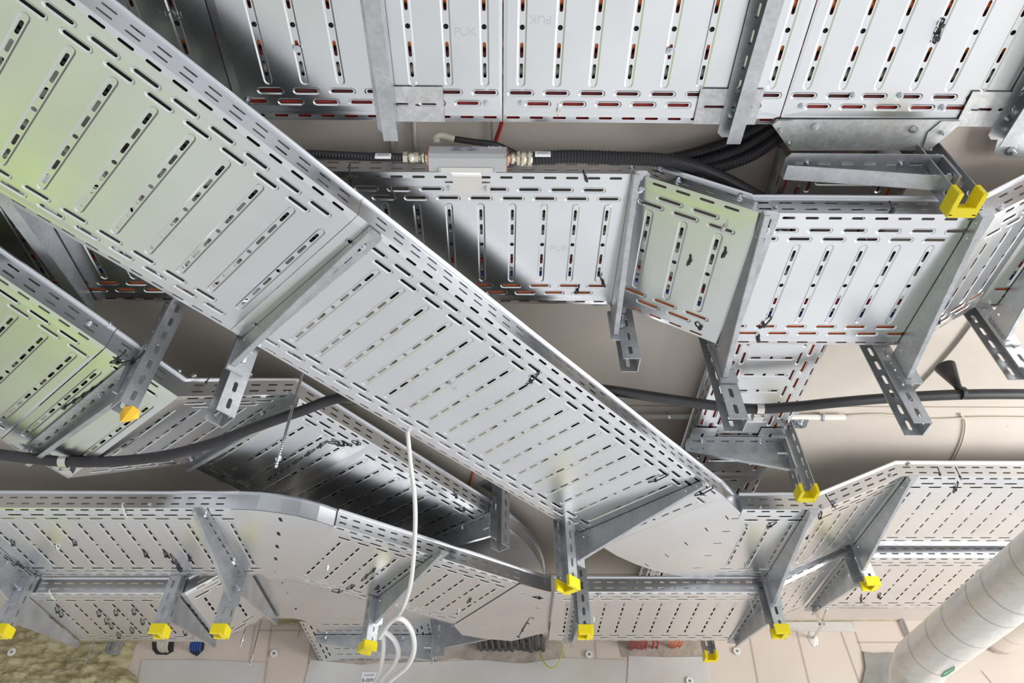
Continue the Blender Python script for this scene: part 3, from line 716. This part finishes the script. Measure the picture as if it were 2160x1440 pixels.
for (px, py, h, L_, txt) in ((808, 329, 1.322, .034, 'left'), (1145, 325, 1.318, .034, 'right')):
    r_ = thing('cable_marker', at(px, py, h), 'white clip-on cable marker %s of the grey box' % txt, 'cable marker')
    b = MB(); b.box(at(px, py, h), L_, .006, .013); b.build('marker_plate', PAP, r_)
    b = MB()
    for k in range(2):
        for j in range(6): b.box(at(px, py, h)+Vector((-.010+j*.004, -.0034, .0025-.004*k)), .0028, .0004, .0012)
    b.build('marker_print', INK2, r_)
r_ = thing('elbow_plug', at(935, 290, 1.40), 'small cream coloured elbow plug behind the grey box', 'elbow plug')
b = MB(); b.tube(smooth_pts([at(922, 300, 1.385), at(918, 290, 1.395), at(930, 285, 1.40), at(958, 293, 1.40)]), .008, 12); b.build('elbow', mat('cream_plastic', (.60, .57, .47), .4), r_, True)
tube_obj('plug_cable', [at(958, 293, 1.40), at(1000, 299, 1.405), at(1045, 305, 1.41), at(1090, 325, 1.41)], .007, BLK, r_)
tag(tube_obj('cable', [at(1062, 245, 1.44), at(1055, 270, 1.45), at(1045, 300, 1.455), at(1040, 330, 1.458)], .005, CABM['red'], None, 10), 'single red cable dropping from the ceiling behind the top tray', 'cable')
for px, t_ in ((824, 'left'), (872, 'right')):
    tag(tube_obj('ceiling_conduit', [atc_ for atc_ in (at(px, 240, 1.462), at(px+4, 330, 1.462))], .005, COND, None, 10, 1), 'thin grey cable on the ceiling left of the box, %s of two' % t_, 'cable')
# ceiling conduit and cables
zc_ = HC-.018
p_a = at(1200, 872, zc_); p_b = at(1782, 880, zc_)
tag(tube_obj('ceiling_conduit', [(p_a.x, p_b.y, zc_), (p_b.x, p_b.y, zc_)], .0105, COND, None, 14, 1), 'rigid grey conduit pipe under the ceiling behind the black cable', 'conduit pipe')
for px, t_ in ((1410, 'left'), (1735, 'right')):
    c_ = Vector((at(px, 878, zc_).x, p_b.y, zc_)); r_ = thing('pipe_clamp', c_, 'small metal clamp on the ceiling conduit, %s one' % t_, 'pipe clamp', 'conduit clamps')
    b = MB(); b.tube([c_+Vector((-.004, 0, 0)), c_+Vector((.004, 0, 0))], .0135, 16); b.box(c_+Vector((0, -.016, 0)), .008, .008, .008); b.box(c_+Vector((0, 0, .014)), .01, .01, .008); b.build('ring', BOLT, r_)
tag(tube_obj('ceiling_cable', [at(x, y, HC-.006) for x, y in ((1780, 876), (1860, 874), (1960, 884), (2060, 880), (2200, 881))], .0035, CABM['cream'], None, 8), 'thin pale cable running right from the end of the ceiling conduit', 'cable')
tag(tube_obj('ceiling_cable', [at(x, y, HC-.006) for x, y in ((2080, 640), (2020, 722), (1960, 790), (1900, 850))], .0045, CABM['grey'], None, 8), 'thin grey cable running diagonally over the ceiling above the cone', 'cable')
tag(tube_obj('ceiling_cable', [at(x, y, HC-.006) for x, y in ((2025, 872), (2036, 890), (2030, 930), (2010, 975))], .003, CABM['cream'], None, 8), 'short pale cable bending down below the cone', 'cable')
tag(tube_obj('cable', [at(x, y, HC-.006) for x, y in ((999, 990), (994, 1010), (985, 1040))], .004, CABM['orange'], None, 8), 'short orange cable on the ceiling left of the dark arm post', 'cable')
# ceiling bracket at the right edge
r_ = thing('ceiling_bracket', at(2125, 310, 1.43), 'dark steel ceiling bracket plate with bolt at the right edge', 'bracket')
pq = [at(x, y, 1.43) for x, y in ((2110, 275), (2200, 275), (2200, 318), (2160, 332), (2108, 332), (2096, 318))]
plate('bracket_plate', [(p.x, p.y) for p in pq], 1.43, HD, r_, solid=.004); bolt(r_, at(2134, 318, 1.427), (0, 0, -1), .009, .01)
r_ = thing('ceiling_bracket', at(1700, 893, HC-.03), 'small steel ceiling bracket with bolt beside the narrow tray', 'bracket')
pq = [at(x, y, 1.44) for x, y in ((1675, 885), (1706, 885), (1700, 900), (1690, 903), (1672, 901))]
plate('bracket_plate', [(p.x, p.y) for p in pq], 1.44, HD, r_, solid=.004); bolt(r_, at(1688, 892, 1.437), (0, 0, -1), .009, .01)
# ================================================================ WHITE CABLE, RODS
def wc(pts, rr, txt):
    q = smooth_pts([at(*p) for p in pts], 8); n_ = len(q)
    return MB().tube(q, [rr[0]+(rr[1]-rr[0])*i/(n_-1) for i in range(n_)], 14).build(txt, WHT, None, True)
r_ = wc([(856, 880, 1.235), (861, 925, 1.165), (867, 985, 1.12), (874, 1040, 1.07), (876, 1100, 1.03), (872, 1180, 1.0), (864, 1240, .98), (846, 1288, .965), (822, 1312, .955), (806, 1325, .945), (800, 1345, .94), (809, 1330, .935), (830, 1306, .93), (852, 1308, .93), (870, 1335, .925), (873, 1372, .92), (858, 1405, .915), (820, 1438, .91), (800, 1470, .90)], (.0062, .0098), 'white_cable')
tag(r_, 'white cable hanging from the diagonal tray and looping by the capped post', 'cable')
r_ = wc([(798, 1328, .955), (815, 1334, .95), (833, 1352, .945), (840, 1378, .94), (828, 1405, .935), (806, 1432, .93), (790, 1470, .92)], (.0092, .0092), 'white_cable')
tag(r_, 'short white cable loop at the picture bottom, inner of the loops', 'cable')
r_ = wc([(803, 1322, .965), (809, 1350, .96), (807, 1385, .955), (801, 1415, .95), (790, 1445, .94), (780, 1480, .93)], (.0088, .0088), 'white_cable')
tag(r_, 'straight white cable strand hanging beside the capped post', 'cable')
def rod(px, py, hb, txt, r0=.0045, nut=True):
    p_ = at(px, py, hb); r_ = thing('threaded_rod', (p_.x, p_.y, HC), txt, 'threaded rod', 'threaded rods')
    b = MB(); n_ = int((HC-.005-hb)/.004); b.tube([(p_.x, p_.y, hb+(HC-.005-hb)*i/n_) for i in range(n_+1)], [r0*(1 if i % 2 else .90) for i in range(n_+1)], 10); b.build('rod', BOLT, r_)
    if nut:
        b = MB(); b.tube([(p_.x, p_.y, hb+.025), (p_.x, p_.y, hb+.033)], r0*2, 6); b.build('nut', BOLT, r_)
rod(582, 985, 1.02, 'threaded rod hanging in front of the dark tray with a nut near its end')
rod(507, 1364, 1.16, 'thin threaded rod at the lower left beside the capped pair', .0035)
rod(527, 1402, 1.16, 'lower thin threaded rod ending over the plaster wall', .0035)
rod(178, 1402, 1.16, 'short threaded rod over the mineral wool', .0035)

# ================================================================ WALL DETAILS
WY = YW-.001
def wp(x, y, off=0.0):
    p = atY(x, y, YW-off); return p
def wall_poly(name, pix, off, m, label=None, cat=None, thick=.004, kind=None):
    P = [wp(x, y) for x, y in pix]
    vs, tr = sheet2d([(p.x, p.z) for p in P], [])
    o = mesh(name, [(x, YW-off, z) for x, z, _ in vs], tr, m, None, thick)
    if label: tag(o, label, cat)
    if kind: o['kind'] = kind
    return o
BRD = mat('board_seam', (.44, .35, .28), .9)
wall_poly('trim_2', [(300, 1392), (420, 1392), (560, 1398), (552, 1450), (290, 1450)], .003, PLAS, kind='structure')
wall_poly('trim_3', [(655, 1392), (760, 1402), (900, 1396), (1010, 1392), (1100, 1400), (1190, 1388), (1322, 1392), (1318, 1450), (640, 1450)], .0035, PLAS, kind='structure')
wall_poly('trim_4', [(1326, 1384), (1400, 1386), (1488, 1385), (1498, 1450), (1322, 1450)], .003, PLAS, kind='structure')
wall_poly('trim_5', [(1640, 1312), (1795, 1312), (1806, 1333), (1640, 1330)], .003, PLAS, kind='structure')
wall_poly('trim_6', [(1640, 1303), (1900, 1303), (1900, 1309), (1640, 1311)], .004, WOOL, kind='structure')
b = MB()
def seam(x0, y0, x1, y1, w_=.004):
    a_, c_ = wp(x0, y0), wp(x1, y1); d = (c_-a_); d.y = 0; n_ = Vector((-d.z, 0, d.x)).normalized()*w_/2; y = YW-.0045
    b.add([(a_.x-n_.x, y, a_.z-n_.z), (c_.x-n_.x, y, c_.z-n_.z), (c_.x+n_.x, y, c_.z+n_.z), (a_.x+n_.x, y, a_.z+n_.z)], [[0, 1, 2, 3]])
for q in ((1255, 1345, 1262, 1445), (1322, 1345, 1330, 1445), (1580, 1335, 1600, 1445), (1681, 1332, 1708, 1445), (1774, 1332, 1815, 1445), (1796, 1310, 1822, 1385), (1905, 1310, 1925, 1380), (1808, 1355, 1905, 1355), (573, 1320, 558, 1445), (538, 1320, 520, 1440),
          (635, 1318, 628, 1345), (545, 1330, 645, 1330), (2070, 1415, 2095, 1445), (866, 1400, 868, 1440), (1072, 1400, 1074, 1445), (1155, 1395, 1157, 1445)): seam(*q, .0035)
stru(b.build('trim_7', BRD))
# mineral wool facing, lumpy
pix = [(-200, 1290), (320, 1300), (312, 1330), (292, 1352), (286, 1372), (276, 1390), (268, 1410), (285, 1425), (296, 1450), (280, 1560), (-200, 1560)]
P = [wp(x, y) for x, y in pix]; x0w, x1w = min(p.x for p in P), max(p.x for p in P); z1w = min(HC-.01, max(p.z for p in P)); z0w = min(p.z for p in P)
import mathutils.noise as mn
nx, nz = 110, 90; V = []; F = []
right = sorted([(p.z, p.x) for p in P[1:-1]])
def edge(z):
    for (za, xa), (zb, xb) in zip(right, right[1:]):
        if za <= z <= zb: return xa+(xb-xa)*(z-za)/max(1e-6, zb-za)
    return right[0][1] if z < right[0][0] else right[-1][1]
for j in range(nz+1):
    z = z0w+(z1w-z0w)*j/nz; ex = edge(z)+.02*mn.noise(Vector((0, 3, z*14)))
    for i in range(nx+1):
        x = x0w+(ex-x0w)*i/nx
        t_ = .045+.036*mn.noise(Vector((x*6, 0, z*9)))+.026*mn.noise(Vector((x*20, 5, z*30)))+.014*mn.noise(Vector((x*50, 9, z*70)))
        if i > nx-3: t_ *= (nx-i)/3
        V.append((x, YW-.002-max(t_, .002 if i < nx else 0), z))
for j in range(nz):
    for i in range(nx): k = j*(nx+1)+i; F.append([k, k+1, k+nx+2, k+nx+1])
o = mesh('mineral_wool_facing', V, F, WOOL, None, smooth=True); tag(o, 'olive green mineral wool covering the wall at the lower left corner', 'mineral wool', kind='stuff')
# tufts under the branch plate
V = []; F = []
for k in range(70):
    c_ = wp(575+random.random()*78, 1306+random.random()*10); c_.y -= .01; r0 = .006+.008*random.random(); bse = len(V)
    for q in range(6): V.append(c_+Vector((r0*math.cos(q*1.047)*(1+random.random()), -.01*random.random(), r0*math.sin(q*1.047))))
    V.append(c_+Vector((0, -.012, -.01))); F += [[bse+q, bse+(q+1) % 6, bse+6] for q in range(6)]
tag(mesh('wool_tufts', V, F, WOOL), 'ragged strip of green wool at the wall top below the branch plate', 'mineral wool', kind='stuff')
for i, (x, y, t_) in enumerate(((25, 1375, 'on the green mineral wool'), (578, 1378, 'on the board left of the white cable'), (1243, 1380, 'on the board below the diagonal tray end'), (1555, 1373, 'beside the lowest capped post'), (1455, 1436, 'at the very bottom of the wall'))):
    p = wp(x, y, .095 if i == 0 else .012); r_ = thing('insulation_washer', p, 'white round washer '+t_, 'washer')
    b = MB(); b.tube([p+Vector((0, -.003, 0)), p+Vector((0, .001, 0))], .019, 24); b.build('disc', WASH, r_)
    b = MB(); b.tube([p+Vector((0, -.0045, 0)), p+Vector((0, -.003, 0))], .0065, 12); b.build('screw_head', mat('screw_grey', (.35, .35, .36), .4, .8) if i == 0 else bpy.data.materials['screw_grey'], r_)
# openings and the cables that enter them
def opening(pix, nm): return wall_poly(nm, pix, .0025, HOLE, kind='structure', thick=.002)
MUD = mat('stained_mortar', (.50, .44, .38), .95, col2=(.36, .31, .26), nscale=12, bump=.6, bscale=30)
for k_, pix_ in enumerate(([(320, 1340), (368, 1340), (366, 1374), (352, 1381), (330, 1380), (322, 1370)], [(402, 1340), (434, 1340), (430, 1370), (416, 1384), (404, 1378)], [(686, 1340), (772, 1342), (770, 1374), (740, 1372), (700, 1372), (690, 1362)], [(1000, 1340), (1152, 1344), (1150, 1370), (1120, 1378), (1090, 1370), (1060, 1374), (1030, 1366), (1006, 1370)])):
    opening(pix_, 'wall_back_opening_%d' % (k_+1))
wall_poly('trim_8', [(655, 1340), (1180, 1340), (1196, 1400), (1160, 1404), (1130, 1396), (1060, 1398), (960, 1388), (870, 1402), (820, 1392), (740, 1404), (690, 1396), (650, 1400)], .0015, MUD, kind='structure')
wall_poly('trim_9', [(1300, 1340), (1500, 1340), (1500, 1384), (1312, 1386)], .0015, MUD, kind='structure')
DCOR = mat('dusty_black_conduit', (.075, .073, .075), .5)
def stub(x0, y0, x1, y1, off, r, m, txt, grp, corr=False, nm='cable'):
    a_ = wp(x0, y0, off); c_ = wp(x1, y1, .004); mid = a_.lerp(c_, .6)+Vector((0, -.012, -.012))
    if corr: o = corr_obj(nm, [a_, mid, c_], r*.86, DCOR, None, .012)
    else: o = tube_obj(nm, [a_, mid, c_], r, m, None, 8, 4)
    tag(o, txt, 'cable', grp)
for x in range(11): stub(1009+x*13.2, 1340, 1016+x*13.0, 1368+5*random.random(), .16, .0115, None, 'black corrugated conduit entering the wall right of the twin arms', 'black conduits entering the wall, right bundle', True, 'flexible_conduit')
for x in range(6): stub(698+x*14.2, 1345, 706+x*13.8, 1372+4*random.random(), .16, .012, None, 'black corrugated conduit entering the wall behind the capped post', 'black conduits entering the wall, left bundle', True, 'flexible_conduit')
for x in range(2): stub(666+x*9, 1345, 676+x*7, 1378, .16, .0055, CABM['cream'], 'pale cable entering the wall left of the black conduits', 'pale cables entering the wall')
for x in range(7): stub(1330+x*5.2, 1335, 1326+x*4.8, 1366+5*random.random(), .18, .0034, CABM['red'], 'red cable dropping into the wall below the flat tray', 'red cables entering the wall')
for x, x2 in ((1364, 1362), (1378, 1376), (1387, 1386)): stub(x, 1335, x2, 1366, .18, .006, CABM['red'], 'red cable with a dark end at the wall opening', 'red cables with dark ends')
for x in range(6): stub(1414+x*5.4, 1335, 1408+x*5.2, 1362+5*random.random(), .18, .0038, CABM['orange'], 'orange cable dropping into the wall below the flat tray', 'orange cables entering the wall')
for x in range(9): stub(333+x*3, 1340, 338+x*2, 1372+4*random.random(), .12, .0045, CABM['cream'], 'pale stranded cable in the wall opening at the lower left', 'pale strands in the wall opening')
for x in range(5): stub(408+x*5, 1340, 402+x*5, 1374, .12, .0055, CABM['blue'], 'blue cable in the wall opening at the lower left', 'blue cables in the wall opening')
tag(tube_obj('earth_wire', [wp(x, y, o_) for x, y, o_ in ((1190, 1335, .15), (1189, 1360, .12), (1178, 1398, .08), (1165, 1408, .07), (1152, 1402, .06), (1142, 1385, .04), (1138, 1370, .01))], .0028, CABM['lime'], None, 8, 8), 'yellow green earth wire drooping in front of the wall', 'wire')
# sign on the wall
p1, p2 = wp(764, 1418), wp(797, 1418); zt = p1.z; xw = p2.x-p1.x
r_ = thing('wall_sign', ((p1.x+p2.x)/2, YW-.006, zt-.045), 'small white label on the wall below the capped post', 'sign')
b = MB(); b.box(((p1.x+p2.x)/2, YW-.006, zt-.045), xw, .002, .09); b.build('paper', PAP, r_)
text(r_, 'B-0091', ((p1.x+p2.x)/2, YW-.0075, zt-.040), .024, (1, 0, 0), (0, 0, 1), INK)
b = MB(); b.box(((p1.x+p2.x)/2-.006, YW-.0075, zt-.0125), xw*.55, .0006, .0016); b.box(((p1.x+p2.x)/2-.006, YW-.0075, zt-.0175), xw*.55, .0006, .0012); b.box(((p1.x+p2.x)/2+.018, YW-.0075, zt-.013), .006, .0006, .005); b.build('header_print', INK2, r_)
# strut with foam, grey bar, mortar
a_ = at(1728, 1280, 1.262); c_ = wp(1716, 1345, .01); r_ = thing('support_strut', a_, 'thin bent steel strut ending in white foam on the wall', 'strut')
b = MB(); b.tube(smooth_pts([a_, at(1724, 1300, 1.262), at(1733, 1316, 1.27), c_], 4), .006, 8); b.tube([at(1745, 1283, 1.262), at(1738, 1300, 1.262), at(1733, 1316, 1.27)], .005, 8); b.build('rod', STC, r_, True)
b = MB(); q = at(1733, 1316, 1.27); b.box(q, .03, .008, .012); b.build('coupling', BOLT, r_)
V = [wp(1715, 1346)+Vector((0, -.02, 0))]; F = []
for k in range(24):
    q = k/24*6.2832; rr = .026*(1+.25*mn.noise(Vector((math.cos(q)*2, math.sin(q)*2, 0)))); V.append(wp(1715, 1347)+Vector((rr*math.cos(q), -.002, rr*1.5*math.sin(q))))
F = [[0, 1+k, 1+(k+1) % 24] for k in range(24)]
tag(mesh('foam_blob', V, F, FOAM, None, smooth=True), 'white foam blob on the wall around the thin steel strut', 'foam')
a_ = wp(1893, 1284, .02); c_ = wp(1920, 1346, .02); d = (c_-a_); b = MB(); X = d.normalized(); b.box((a_+c_)/2, .016, .016, d.length, (X.orthogonal().normalized(), X.cross(X.orthogonal().normalized()), X))
tag(b.build('steel_bar', HD), 'grey steel bar leaning on the wall beside the insulated pipe', 'bar')
wall_poly('mortar_patch', [(1820, 1376), (1846, 1380), (1880, 1378), (1905, 1384), (1905, 1450), (1815, 1450), (1824, 1410)], .008, MORT, 'rough grey mortar patch behind the elbow of the insulated pipe', 'mortar', thick=.012)
# post end near the wall, lower left
post(tuple(atY(236, 1376, 3.45).xy), atY(236, 1376, 3.45).z, 'short channel end poking out before the mineral wool', cap=False, az=R(90), w=.06, d=.04)
# ================================================================ INSULATED PIPES
def pipe(c0, c1, r, txt, elbow=None, rings=()):
    """c = (X, Y, h)"""
    r_ = thing('insulated_pipe', c0, txt, 'insulated pipe', 'foil wrapped pipes')
    c0, c1 = Vector(c0), Vector(c1); b = MB(); n_ = 90; P = []; rr = []
    for i in range(n_+1):
        P.append(c0.lerp(c1, i/n_)); rr.append(r*(1+.018*mn.noise(Vector((i*.35, r*50, 0)))+.006*mn.noise(Vector((i*1.3, 7, 0)))))
    if elbow:
        d = (c1-c0).normalized(); e = Vector(elbow)
        R0 = .13
        for k in range(1, 11):
            q = k/10*math.pi/2; P.append(c1+d*R0*math.sin(q)+e*R0*(1-math.cos(q))); rr.append(r*(1.03 if k % 3 else 1.0))
        for k in range(1, 8): P.append(P[-1]+e*.08); rr.append(r)
    b.tube(P, rr, 40); b.build('foil_jacket', FOIL, r_, True)
    for s_ in rings:
        b = MB(); q = c0.lerp(c1, s_); d = (c1-c0).normalized(); b.tube([q-d*.0012, q+d*.0012], r*1.012, 40, caps=False)
        b.build('tape_seam', mat('tape_seam', (.66, .61, .55), .5, .3) if 'tape_seam' not in bpy.data.materials else bpy.data.materials['tape_seam'], r_)
    return r_
th1, th2 = math.atan(1.553), math.atan(1.935)
ca, ha = (th1+th2)/2, (th2-th1)/2; ra_ = .082; da = ra_/math.sin(ha)
XA, HA = da*math.sin(ca), da*math.cos(ca)
rA = pipe((XA, .2, HA), (XA, 2.93*HA-.06, HA), ra_, 'large foil wrapped pipe at the lower right, upper left one with elbow', (.0, .35, -.94), (.55, .60, .68, .75, .79, .86, .91, .97))
tb1, tb2 = math.atan(1.80), math.atan(2.055); cb_, hb_ = (tb1+tb2)/2, (tb2-tb1)/2; rb_ = .080; db = rb_/math.sin(hb_)
XB, HB = db*math.sin(cb_), db*math.cos(cb_)
rB = pipe((XB, .2, HB), (XB, YW-.03, HB), rb_, 'foil wrapped pipe in the lower right corner, behind the larger one', None, (.55, .62, .70, .78, .83, .90, .96))
def mark(parent, pix, X0, H0, r0):
    """small green outline printed on the jacket"""
    V = []
    for x, y in pix:
        d = D1(x, y); A2 = d.x*d.x+1; B_ = -2*(d.x*X0+H0); C_ = X0*X0+H0*H0-(r0*1.022)**2; disc = max(0, B_*B_-4*A2*C_); k = (-B_-math.sqrt(disc))/(2*A2); V.append(d*k)
    b = MB(); b.tube(V+[V[0]], .0016, 6, caps=False)
    b.build('green_marking', GRN, parent)
mark(rA, [(1986, 1427), (1992, 1418), (2014, 1407), (2013, 1412), (1995, 1424)], XA, HA, ra_)
mark(rB, [(2106, 1423), (2112, 1417), (2131, 1404), (2140, 1404), (2116, 1420)], XB, HB, rb_)
# ================================================================ STAMPS, BOLTS AND TIES ON THE TRAYS
def stamp(ti, x, y, h, rot=0.0, size=.024):
    p = at(x, y, h); az_ = rot
    o = text(TR[ti], 'PUK', p+Vector((0, 0, -.0007)), size, (math.cos(az_), math.sin(az_), 0), (math.sin(az_), -math.cos(az_), 0), EMB, 'stamped_letters', .0004)
stamp(1, 981, 68, hT) if False else stamp(1, 981, 68, hT); stamp(2, 1140, 41, hT, math.pi); stamp(0, 360, 32, hT, math.pi); stamp(4, 1178, 524, h2); stamp(10, 955, 815, hD, AZD)
for ti, x, y, h in ((1, 627, 103, hT), (1, 521, 212, hT), (1, 1024, 219, hT), (2, 1098, 219, hT), (2, 1413, 108, hT), (3, 1690, 225, hT), (3, 1798, 202, hT), (3, 1898, 202, hT), (3, 1987, 227, hT),
                    (11, 120, 1155, hA), (11, 494, 1187, hA), (12, 1576, 1108, hA), (12, 1574, 1190, hA), (20, 690, 1199, hA), (20, 967, 1288, hA), (20, 1102, 1252, hA), (15, 1262, 1254, hB), (15, 1252, 1306, hB)):
    bolt(TR[ti], at(x, y, h-.001), (0, 0, -1), .0052)
def rb_(ti, x, y, Yp, dirv=(0, -1, 0)):
    bolt(TR[ti], atY(x, y, Yp), dirv, .0055)
for x, y in ((1333, 352), (1391, 357)): rb_(4, x, y, .828)
for x, y in ((1430, 380), (1560, 416)): rb_(5, x, y, .828)
for x, y in ((1592, 433), (1634, 441), (2068, 437), (2110, 440)): rb_(6, x, y, .829)
for x, y in ((1604, 1069), (1700, 1058), (1733, 1066)): rb_(12, x, y, YA-.002)
for x, y in ((1762, 1058), (1878, 1001)): rb_(13, x, y, YA-.002)
for x, y in ((1916, 978),): rb_(14, x, y, YA-.002)
for x, y in ((315, 1063),): rb_(11, x, y, YA-.002)
def nb(ti, x, y): 
    p = onE(OFE-.001, x, y); bolt(TR[ti], p, (nE.x*-1, nE.y*-1, 0), .0055)
for ti, x, y in ((21, 189, 680), (22, 230, 685), (22, 377, 783), (23, 409, 793), (23, 527, 790)): nb(ti, x, y)
def tie(x0, y0, x1, y1, h, txt, m=None, grp=None, hh=None):
    m = m or TIE
    p = at(x0, y0, h-.004); q = at(x1, y1, (hh or h)-.004); d = (q-p)
    r_ = thing('cable_tie', p, txt, 'cable tie', grp)
    mid = p.lerp(q, .5)+Vector((0, 0, -.003))
    b = MB(); b.tube([p+Vector((0, 0, .010)), p+Vector((0, 0, .001)), p.lerp(q, .12), mid, p.lerp(q, .88), q+Vector((0, 0, .001)), q+Vector((0, 0, .010))], .0021, 6); b.build('strap', m, r_)
    e = d.normalized() if d.length > 0 else Vector((1, 0, 0)); b = MB(); b.box(mid.lerp(q, .3), .008, .007, .007, (e, Vector((-e.y, e.x, 0)).normalized(), Vector((0, 0, 1)))); b.build('tie_head', m, r_)
T_ = 'black cable tie '
def tieS(x0, y0, x1, y1, txt, m=None):
    d = D1((x0+x1)/2, (y0+y1)/2); tie(x0, y0, x1, y1, (h2-t3*.305)/(1-t3*d.x), txt, m)
tie(1222, 603, 1215, 620, h2, T_+'on the far slots of the middle tray, left one'); tie(1264, 580, 1276, 606, h2, T_+'on the far slots of the middle tray, right one'); tie(1231, 364, 1239, 384, h2, T_+'on the near edge of the middle tray')
tie(737, 352, 742, 394, h2, T_+'wrapped on the near side of the shaded middle tray'); tie(824, 395, 829, 414, h2, T_+'on the embossed slots of the shaded middle tray')
tieS(1535, 466, 1521, 488, 'white cable tie on the pale green sloping tray', WTIE); tieS(1456, 540, 1450, 560, T_+'in a slot of the pale green sloping tray, left one'); tieS(1530, 524, 1523, 544, T_+'in a slot of the pale green sloping tray, right one'); tieS(1468, 686, 1480, 694, T_+'at the far edge of the sloping tray')
tie(1880, 430, 1884, 446, h3+.02, T_+'on the near side of the lowered tray'); tie(1627, 672, 1603, 693, h3, T_+'at the far left corner of the lowered tray, larger'); tie(1602, 708, 1598, 722, h3, T_+'at the far left corner of the lowered tray, smaller'); tie(1984, 664, 1976, 686, h3, T_+'beside the right arm of the lowered tray')
tie(1973, 72, 1993, 42, hT, T_+'in the slots of the top right tray, upper'); tie(1985, 62, 1972, 92, hT, T_+'in the slots of the top right tray, lower')
tie(1178, 222, 1177, 244, hT, 'clear cable tie on the top tray near its far edge', WTIE)
tie(1648, 885, 1672, 904, 1.36, T_+'on the right edge of the narrow tray')
tie(1137, 788, 1111, 812, hD, T_+'across slots in the middle of the diagonal tray'); tie(1410, 1002, 1368, 1018, hD, T_+'near the arm at the lower end of the diagonal tray'); tie(1504, 1030, 1466, 1046, hD, T_+'at the last slots of the diagonal tray')
def tieE(x0, y0, x1, y1, txt, m=None, grp=None):
    # height of the sloping left tray under a pixel
    D_ = D1((x0+x1)/2, (y0+y1)/2); k = (a.z-tE*ua)/(1-tE*(uE.x*D_.x+uE.y*D_.y)); tie(x0, y0, x1, y1, k, txt, m, grp)
for i in range(7): tieE(262-i*19, 776+i*12.5, 244-i*19, 788+i*12.5, T_+'in the thick black row on the lime tinted tray', None, 'ties in the thick black row')
for i, q in enumerate(((302, 745, 268, 772), (278, 760, 232, 766), (262, 744, 240, 762))): tieE(*q, T_+'near the top corner of the lime tinted tray, %s one' % ('first', 'second', 'third')[i])
tie(442, 795, 430, 812, 1.20, T_+'at the bend edge of the steep tray section')
for i, q in enumerate(((692, 934, 742, 940), (742, 932, 760, 938), (700, 928, 720, 942), (957, 1040, 965, 1052), (967, 1073, 985, 1076))): tie(*q, hE, T_+'on the near edge of the dark tray, %s from the left' % ('first', 'second', 'third', 'fourth', 'fifth')[i])
for i in range(5): tie(690-i*26, 932+i*17, 668-i*26, 946+i*17, hE, T_+'in the black row across the dark tray', None, 'ties across the dark tray')
for i, q in enumerate(((22, 1140, 30, 1152), (152, 1140, 160, 1152), (302, 1163, 310, 1176), (345, 1165, 352, 1176), (358, 1170, 384, 1206), (370, 1182, 380, 1208), (396, 1172, 402, 1184), (8, 1168, 50, 1200), (55, 1198, 85, 1215))): tie(*q, hA, T_+'on the lower left rear tray, %s of nine from the top' % ('first', 'second', 'third', 'fourth', 'fifth', 'sixth', 'seventh', 'eighth', 'ninth')[i], WTIE if False else None, 'ties on the rear row')
tie(118, 1150, 124, 1158, hA, 'white cable tie on the rear row tray at the lower left', WTIE); tie(257, 1066, 268, 1092, hA, 'white looped tie at the near edge of the rear row tray', WTIE)
tie(103, 1247, 116, 1266, hB, 'white tie at the near edge of the wall side tray', WTIE)
for x, y in ((116, 1284), (124, 1293), (204, 1292), (220, 1308), (240, 1290), (230, 1318), (278, 1288), (274, 1327), (296, 1309), (312, 1330), (386, 1332), (246, 1338)): tie(x, y, x+7, y+9, hB, T_+'in the slots of the wall side tray at the lower left', None, 'ties on the wall side tray')
for i, q in enumerate(((700, 1247, 722, 1248), (730, 1243, 748, 1236), (762, 1226, 778, 1212), (780, 1210, 792, 1200), (790, 1244, 800, 1238))): tie(*q, hA, T_+'on the oblique tray left of the white cable, %s from the left' % ('first', 'second', 'third', 'fourth', 'fifth')[i])
tie(985, 1272, 994, 1264, hA, T_+'on the oblique tray right of the white cable')
tie(1117, 1303, 1094, 1342, hA, T_+'standing diagonally on the flat bend plate'); tie(1122, 1258, 1146, 1262, hA, T_+'at the near end of the oblique tray')
tie(2018, 990, 2028, 1012, hA2, T_+'at the near edge of the raised rear row, upper'); tie(2022, 1018, 2012, 1040, hA2, T_+'at the near edge of the raised rear row, lower'); tie(1980, 990, 1983, 1004, hA2, T_+'at the near edge of the raised rear row, left one')
tie(1744, 1048, 1762, 1072, 1.20, T_+'on the rising rear row section'); tie(1734, 1082, 1728, 1096, hA, T_+'where the rear row begins to rise, thick'); tie(1638, 1102, 1618, 1112, hA, T_+'on the short rear row tray'); tie(1708, 1122, 1698, 1140, hA+.01, T_+'right of the arm of the large capped post')
tie(1818, 1255, 1816, 1272, hB2, T_+'on the raised wall side tray, left one'); tie(1858, 1252, 1852, 1262, hB2, T_+'on the raised wall side tray, right one')
tie(1580, 1255, 1592, 1300, hB, 'long pale tie hanging from the flat wall side tray', WTIE)
